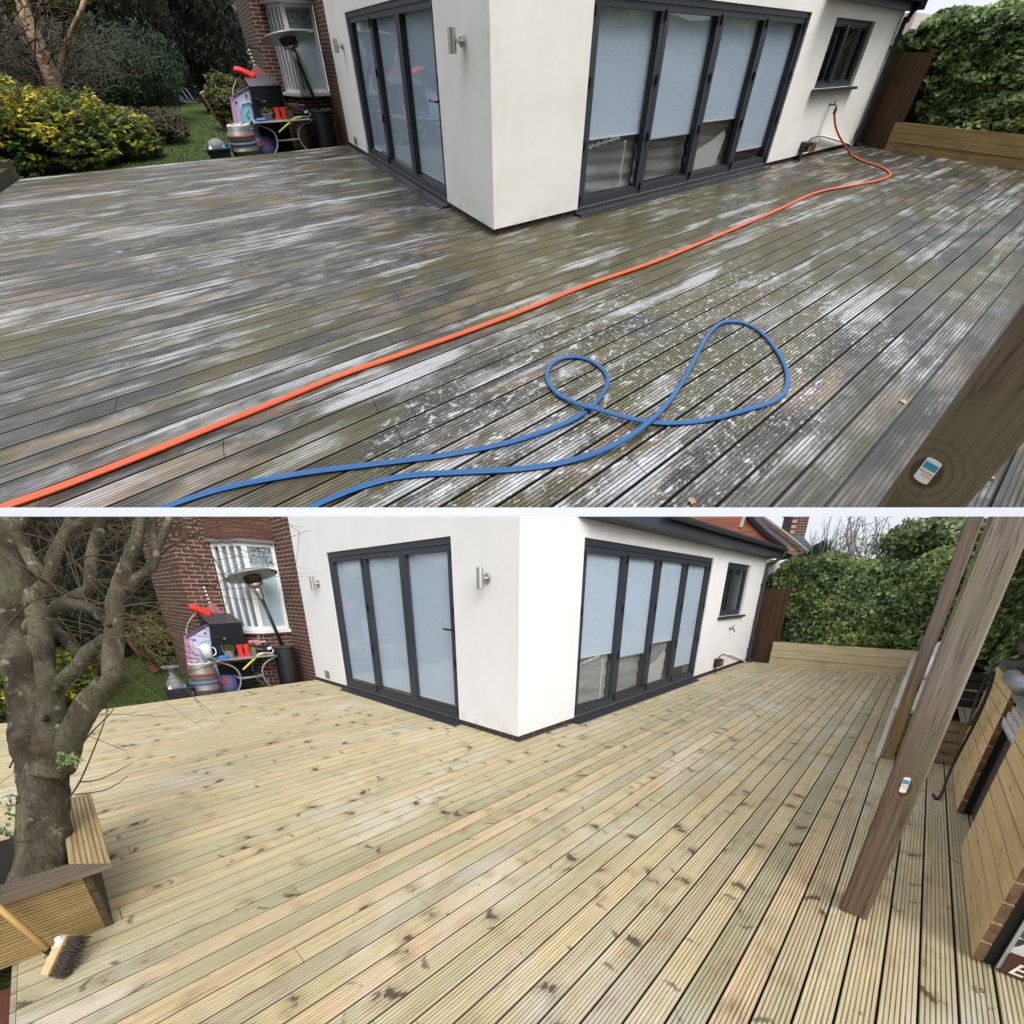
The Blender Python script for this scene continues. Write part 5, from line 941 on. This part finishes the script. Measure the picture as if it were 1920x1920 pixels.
def kitchen():
    YF=-3.53; lt=plank_mat('larch_cladding',(.58,.40,.20),(.74,.56,.32),(2,40,40),.5); ed=plank_mat('dark_cut_ends',(.10,.055,.03),(.18,.11,.06),(20,20,20),0.)
    t=thing('outdoor_kitchen','outdoor kitchen counter clad in pale horizontal timber boards','counter',(.6,-3.7,0))
    for a,b in ((-.78,.44),(1.12,2.36)):
        for i in range(9):
            z=.012+.108*i
            m=MB(); m.box(a+.004,YF-.034,z,b-.004,YF,z+.097); make('cladding_board',m,lt,t)
            for e0,e1 in ((a-.001,a+.0035),(b-.0035,b+.001)): m=MB(); m.box(e0,YF-.033,z+.002,e1,YF-.001,z+.095); make('board_end',m,ed,t)
    m=MB(); m.box(-.762,YF-.70,.0,.41,YF-.0365,.98); m.box(1.15,YF-.70,0,2.33,YF-.0365,.98); m.box(.4105,YF-.70,0,1.1495,YF-.5,.98); make('carcass',m,BLACKP,t)
    m=MB(); m.box(-.80,YF-.72,.985,.40,YF+.01,1.02); make('worktop',m,plain('dark_worktop',(.05,.045,.04),.4),t); m=MB(); m.box(1.16,YF-.72,.985,2.38,YF+.01,1.02); make('worktop',m,plain('dark_worktop',(.05,.045,.04),.4),t)
    # patterned tile panel with painted words on the end facing the deck
    p=thing('patterned_tile_sign','grey and white patterned tile panel with white lettering on a brown strip','sign',(-.79,-3.9,.05))
    m=MB(); m.box(-.790,-4.25,.115,-.784,YF-.085,.95); make('tile_panel',m,tile_mat(),p); m=MB(); m.box(-.795,YF-.0845,.02,-.784,YF-.072,.95); make('edge_trim',m,soft('grey_trim',(.33,.33,.33),.4),p)
    m=MB(); m.box(-.80,-4.25,.008,-.784,YF-.0855,.112); make('brown_strip',m,soft('brown_painted_strip',(.085,.03,.02),.5),p)
    for i,ch in enumerate('EG'):
        cu=bpy.data.curves.new('lettering','FONT'); cu.body=ch; cu.size=.10; cu.extrude=.0015; cu.shear=.25; ob=bpy.data.objects.new('lettering_src',cu); COL.objects.link(ob); dg=bpy.context.evaluated_depsgraph_get(); me=ob.evaluated_get(dg).to_mesh(); 
        v=[(vv.co.x,vv.co.y,vv.co.z) for vv in me.vertices]; f=[tuple(x.vertices) for x in me.polygons]; ob.evaluated_get(dg).to_mesh_clear(); COL.objects.unlink(ob); bpy.data.objects.remove(ob); bpy.data.curves.remove(cu)
        m=MB(); m.add([(-.802-z,YF-.10-.075*i-x,(.022+y*.85)) for x,y,z in v],f); make('letter',m,soft('cream_paint',(.75,.73,.64)),p)
    # barbecue grill set in the opening
    g=thing('built_in_grill','dark metal grill set in the opening of the timber counter','grill',(.4,-3.8,0)); gm=plain('grill_steel',(.035,.035,.038),.35,.5,.6); lm=plain('grill_grey',(.24,.25,.27),.4,.5,.5)
    m=MB(); m.box(.455,YF-.45,.05,1.105,YF-.07,.70); make('cabinet',m,plain('grill_cabinet',(.07,.07,.072),.45,.5,.3),g); m=MB(); m.hexa([(.42,YF-.44,.70),(1.14,YF-.44,.70),(1.14,YF-.02,.70),(.42,YF-.02,.70),(.42,YF-.44,.90),(1.14,YF-.44,.90),(1.14,YF-.06,.90),(.42,YF-.06,.90)]); make('fascia',m,gm,g)
    for i in range(7):
        for j in range(4):
            m=MB(); m.obox((.47+.1*i,YF-.018-.009*j,.735+.042*j),(.036,0,.016),(0,.005,0),(-.004,0,.010)); make('vent_slot',m,soft('bright_slot',(.72,.72,.72),.3),g)
    m=MB(); m.box(.40,YF-.5,.905,1.15,YF+.0,.96); make('lid_base',m,lm,g); m=MB(); m.tube([(.62,YF+.03,1.03),(1.0,YF+.05,1.05)],.045,12); make('side_handle',m,lm,g,smooth=True)
    m=MB(); m.hexa([(.35,YF-.55,1.03),(1.2,YF-.55,1.03),(1.2,YF-.08,1.03),(.35,YF-.08,1.03),(.4,YF-.5,1.32),(1.15,YF-.5,1.32),(1.15,YF-.25,1.32),(.4,YF-.25,1.32)]); make('hood',m,BLACKP,g)
    c=solo('black_cable','looped black power cable hanging over the pale timber counter','cable',_cab([(1.25,-3.42,1.05),(1.30,-3.44,.92),(1.45,-3.46,.70),(1.62,-3.47,.46),(1.72,-3.47,.22),(1.62,-3.46,.10),(1.45,-3.45,.03),(1.30,-3.42,.012),(1.40,-3.40,.012)],.010),BLACKP,(.75,-3.4,1.0),smooth=True)
    c=solo('black_cable','second black cable curling down to the deck beside the counter','cable',_cab([(1.35,-3.42,1.05),(1.42,-3.45,.85),(1.6,-3.46,.60),(1.85,-3.47,.55),(2.0,-3.47,.68),(2.0,-3.47,.9),(2.0,-3.5,1.03)],.010),BLACKP,(.95,-3.42,1.0),smooth=True)
    for i in range(1):
        m=MB(); 
        for a in range(3): m.tube(spline([(.95,YF-.30,1.335+.02*a),(.80,YF-.26,1.34+.02*a),(.62,YF-.30,1.34+.02*a),(.55,YF-.4,1.335),(.45,YF-.5,1.335)],5),.012,6)
        solo('blue_cable','bright blue cable lying on the black grill hood','cable',m,soft('cable_blue',(.02,.20,.75),.35),(.4,YF-.2,1.36),smooth=True)
    b=thing('black_bin_bag','shiny black bag heaped behind the posts on the counter','bag',(1.7,-3.7,1.02)); make('bag',core(np.array([1.75,-3.85,1.24]),np.array([.6,.28,.26]),1.,.35,5.),plain('bin_bag',(.012,.012,.013),.25,.5),b,smooth=True)
    w=thing('folded_white_parasol','folded white parasol with pale poles leaning behind the posts','parasol',(4.2,-3.6,.4)); m=MB(); m.tube([PB.ray(1732,1268,5.6),PB.ray(1745,1240,5.9),PB.ray(1764,1208,6.3)],[.05,.055,.05],10); make('cover',m,soft('parasol_white',(.70,.71,.74)),w,smooth=True); m=MB()
    for i in range(5): a=PB.ray(1750+i*4,1262-7*i,5.7); m.tube([a,a+np.array([.35,.05,.12])],.03,8)
    m.tube([PB.ray(1753,1212,6.2),PB.ray(1756,1228,6.1)],.02,6); make('ribs',m,WHITEP,w,smooth=True)
    k=thing('dark_crate','dark slatted crate standing behind the second post','crate',(3.2,-3.6,.45)); m=MB()
    for i in range(4): m.box(2.9,-3.62,.49+.09*i,3.5,-3.60,.56+.09*i); m.box(2.88,-3.60,.49+.09*i,2.9,-3.3,.56+.09*i)
    make('slats',m,BLACKP,k); m=MB(); m.box(2.905,-3.595,.485,3.5,-3.31,.50); make('base',m,BLACKP,k)
    r=thing('metal_ring','small grey metal ring lying on the pale deck','ring',PB.at(1835,1858,2,0)); p=PB.at(1837,1857,2,.005); P=[p+np.array([.022*math.cos(a),.012*math.sin(a),0]) for a in np.linspace(0,2*math.pi,20)]; m=MB(); m.tube(P,.003,6); make('hoop',m,STEEL,r,smooth=True)
def _cab(pts,r): m=MB(); m.tube(spline(pts,6),r,8); return m
def tile_mat():
    g=G('patterned_tile',.35,.5); x,y,z=g.xyz(); s=.13
    def petals(oy,oz):
        a=g.ma('SUBTRACT',g.ma('FRACT',g.ma('ADD',g.ma('DIVIDE',y,s),oy)),.5); b=g.ma('SUBTRACT',g.ma('FRACT',g.ma('ADD',g.ma('DIVIDE',z,s),oz)),.5)
        return g.ma('SQRT',g.ma('ADD',g.ma('POWER',a,2.),g.ma('POWER',b,2.)))
    # overlapping circles: a petal wherever two neighbouring circles overlap
    c1=g.ma('LESS_THAN',petals(0,0),.5); c2=g.ma('LESS_THAN',petals(.5,.5),.5); pet=g.ma('MULTIPLY',c1,c2); wn=g.noise(9.,detail=2)
    g.col(g.mix(pet,(.55,.55,.52),g.mix(g.sm(wn,.4,.6),(.035,.037,.042),(.11,.115,.125)))); return g.m

# ------------------------------------------------------------------ build both places
for PL,words in ((PA,'by the dirty wet deck'),(PB,'by the clean pale deck')):
    A_=PL.k=='A'
    m=MB()
    if A_: m.box(-16,5.27,-.3,1.5,27,-.152); m.box(-4.4,-4.8,-.3,8.5,5.2,-.2); m.box(8.55,-4.8,-.3,22,27,-.2)
    else: m.box(-150,-150,-.4,150,150,-.152)
    tag(make('lawn' if A_ else 'ground',m,LAWN,None,(0,8,-.15),clip=A_),None,None,None,'structure')
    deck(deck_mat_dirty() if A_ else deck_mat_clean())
    house(words)
    wall_light(.45,'steel cylinder wall light near the house corner '+words); wall_light(4.47,'steel cylinder wall light near the brickwork '+words)
    tap(words,A_); socket(words); brick_house(words)
    heater(words); keg(words); tub(words); table(words); barbecue(words); playhouse(words); redslide(words); old_post(words)
    garden(words); white_house(words); gate(words); planter(words,not A_); ivy(words); neighbours(words)
    if A_:
        OR=plain('orange_hose',(.60,.095,.03),.42,.4,var=.22,scale=3); BL=plain('blue_hose',(.012,.095,.27),.4,.4,var=.3,scale=4)
        px=[(-40,968),(18,946),(120,910),(250,860),(400,800),(520,752),(640,703),(760,662),(880,620),(1000,575),(1100,535),(1230,490),(1340,445),(1450,398),(1530,362),(1600,348),(1650,338),(1671,327),(1655,314),(1620,302),(1596,289)]
        e=[PA.at(1578,262,1,-.25),PA.at(1567,238,1,-.15),(6.64,-.105,.73)]
        hose('orange_garden_hose','orange garden hose running from the tap across the dirty wet deck',px,.0165,OR,end3=e)
        px=[(250,972),(310,950),(420,915),(560,888),(700,870),(840,852),(950,830),(1030,805),(1085,780),(1125,745),(1140,712),(1125,688),(1095,672),(1060,670),(1032,685),(1026,710),(1045,738),(1085,763),(1110,772),(1170,787),(1240,793),(1320,788),(1400,768),(1450,752),(1473,730),(1475,695),(1455,655),(1425,622),(1390,605),(1355,605),(1330,625),(1305,668),(1280,715),(1250,760),(1218,795),(1170,830),(1110,855),(1040,870),(960,880),(860,885),(760,892),(690,908),(630,930),(585,950),(540,972)]
        hose('blue_pressure_hose','looped blue pressure washer hose on the dirty wet deck',px,.0118,BL,lift=[(16,20,.026),(32,37,.026)])
        fallen_leaf(1297,940,(.38,.24,.12),'orange_leaf','orange fallen leaf nearest the front of the wet deck'); fallen_leaf(1693,753,(.42,.40,.16),'yellow_leaf','yellow fallen leaf beside the labelled post'); fallen_leaf(1651,603,(.40,.26,.14),'brown_leaf','brown fallen leaf between the blue hose and the post'); fallen_leaf(1858,895,(.30,.27,.13),'olive_leaf','olive fallen leaf right of the labelled post')
        post(-.80,-3.212,.10,.105,2.6,'brown timber post with paper tag standing on the dirty wet deck',post_mat('damp_brown_post',(.17,.125,.085),(.15,.105,.07),1.1,.5),True)
        t=thing('timber_edging','low mossy timber edging at the left end of the dirty deck','edging',(-4.5,4.6,0)); m=MB(); m.box(-4.62,3.3,-.15,-4.45,5.24,.17); make('board',m,plank_mat('mossy_edging',(.02,.017,.010),(.05,.042,.024),(30,2,20),.2),t); m=MB(); m.box(-4.64,5.245,-.15,-4.44,5.36,.26); make('stake',m,BARKD,t)
    else:
        post(-.80,-3.155,.12,.116,2.6,'weathered grey brown post with a small paper tag on the clean deck',post_mat('weathered_post',(.215,.18,.15),(.13,.085,.055),.95,.4),True)
        post(2.215,-3.10,.10,.10,2.8,'plain brown timber post farther along the clean deck by the planter',post_mat('second_post',(.16,.12,.10),(.27,.18,.09),.75,.1))
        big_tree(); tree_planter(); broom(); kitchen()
        t=thing('brick_edging','dark red brick below the left corner of the clean deck','brick',(-3.9,-.8,-.1)); m=MB(); m.box(-4.05,-1.0,-.15,-3.80,-.5,-.03); make('brick_block',m,soft('dark_red_brick',(.12,.04,.03),.8),t)
# drop helper properties
for o in bpy.data.objects:
    if '_bw' in o: del o['_bw']
# things whose every part was outside their place
for o in list(bpy.data.objects):
    if o.type=='EMPTY' and not o.children: bpy.data.objects.remove(o)
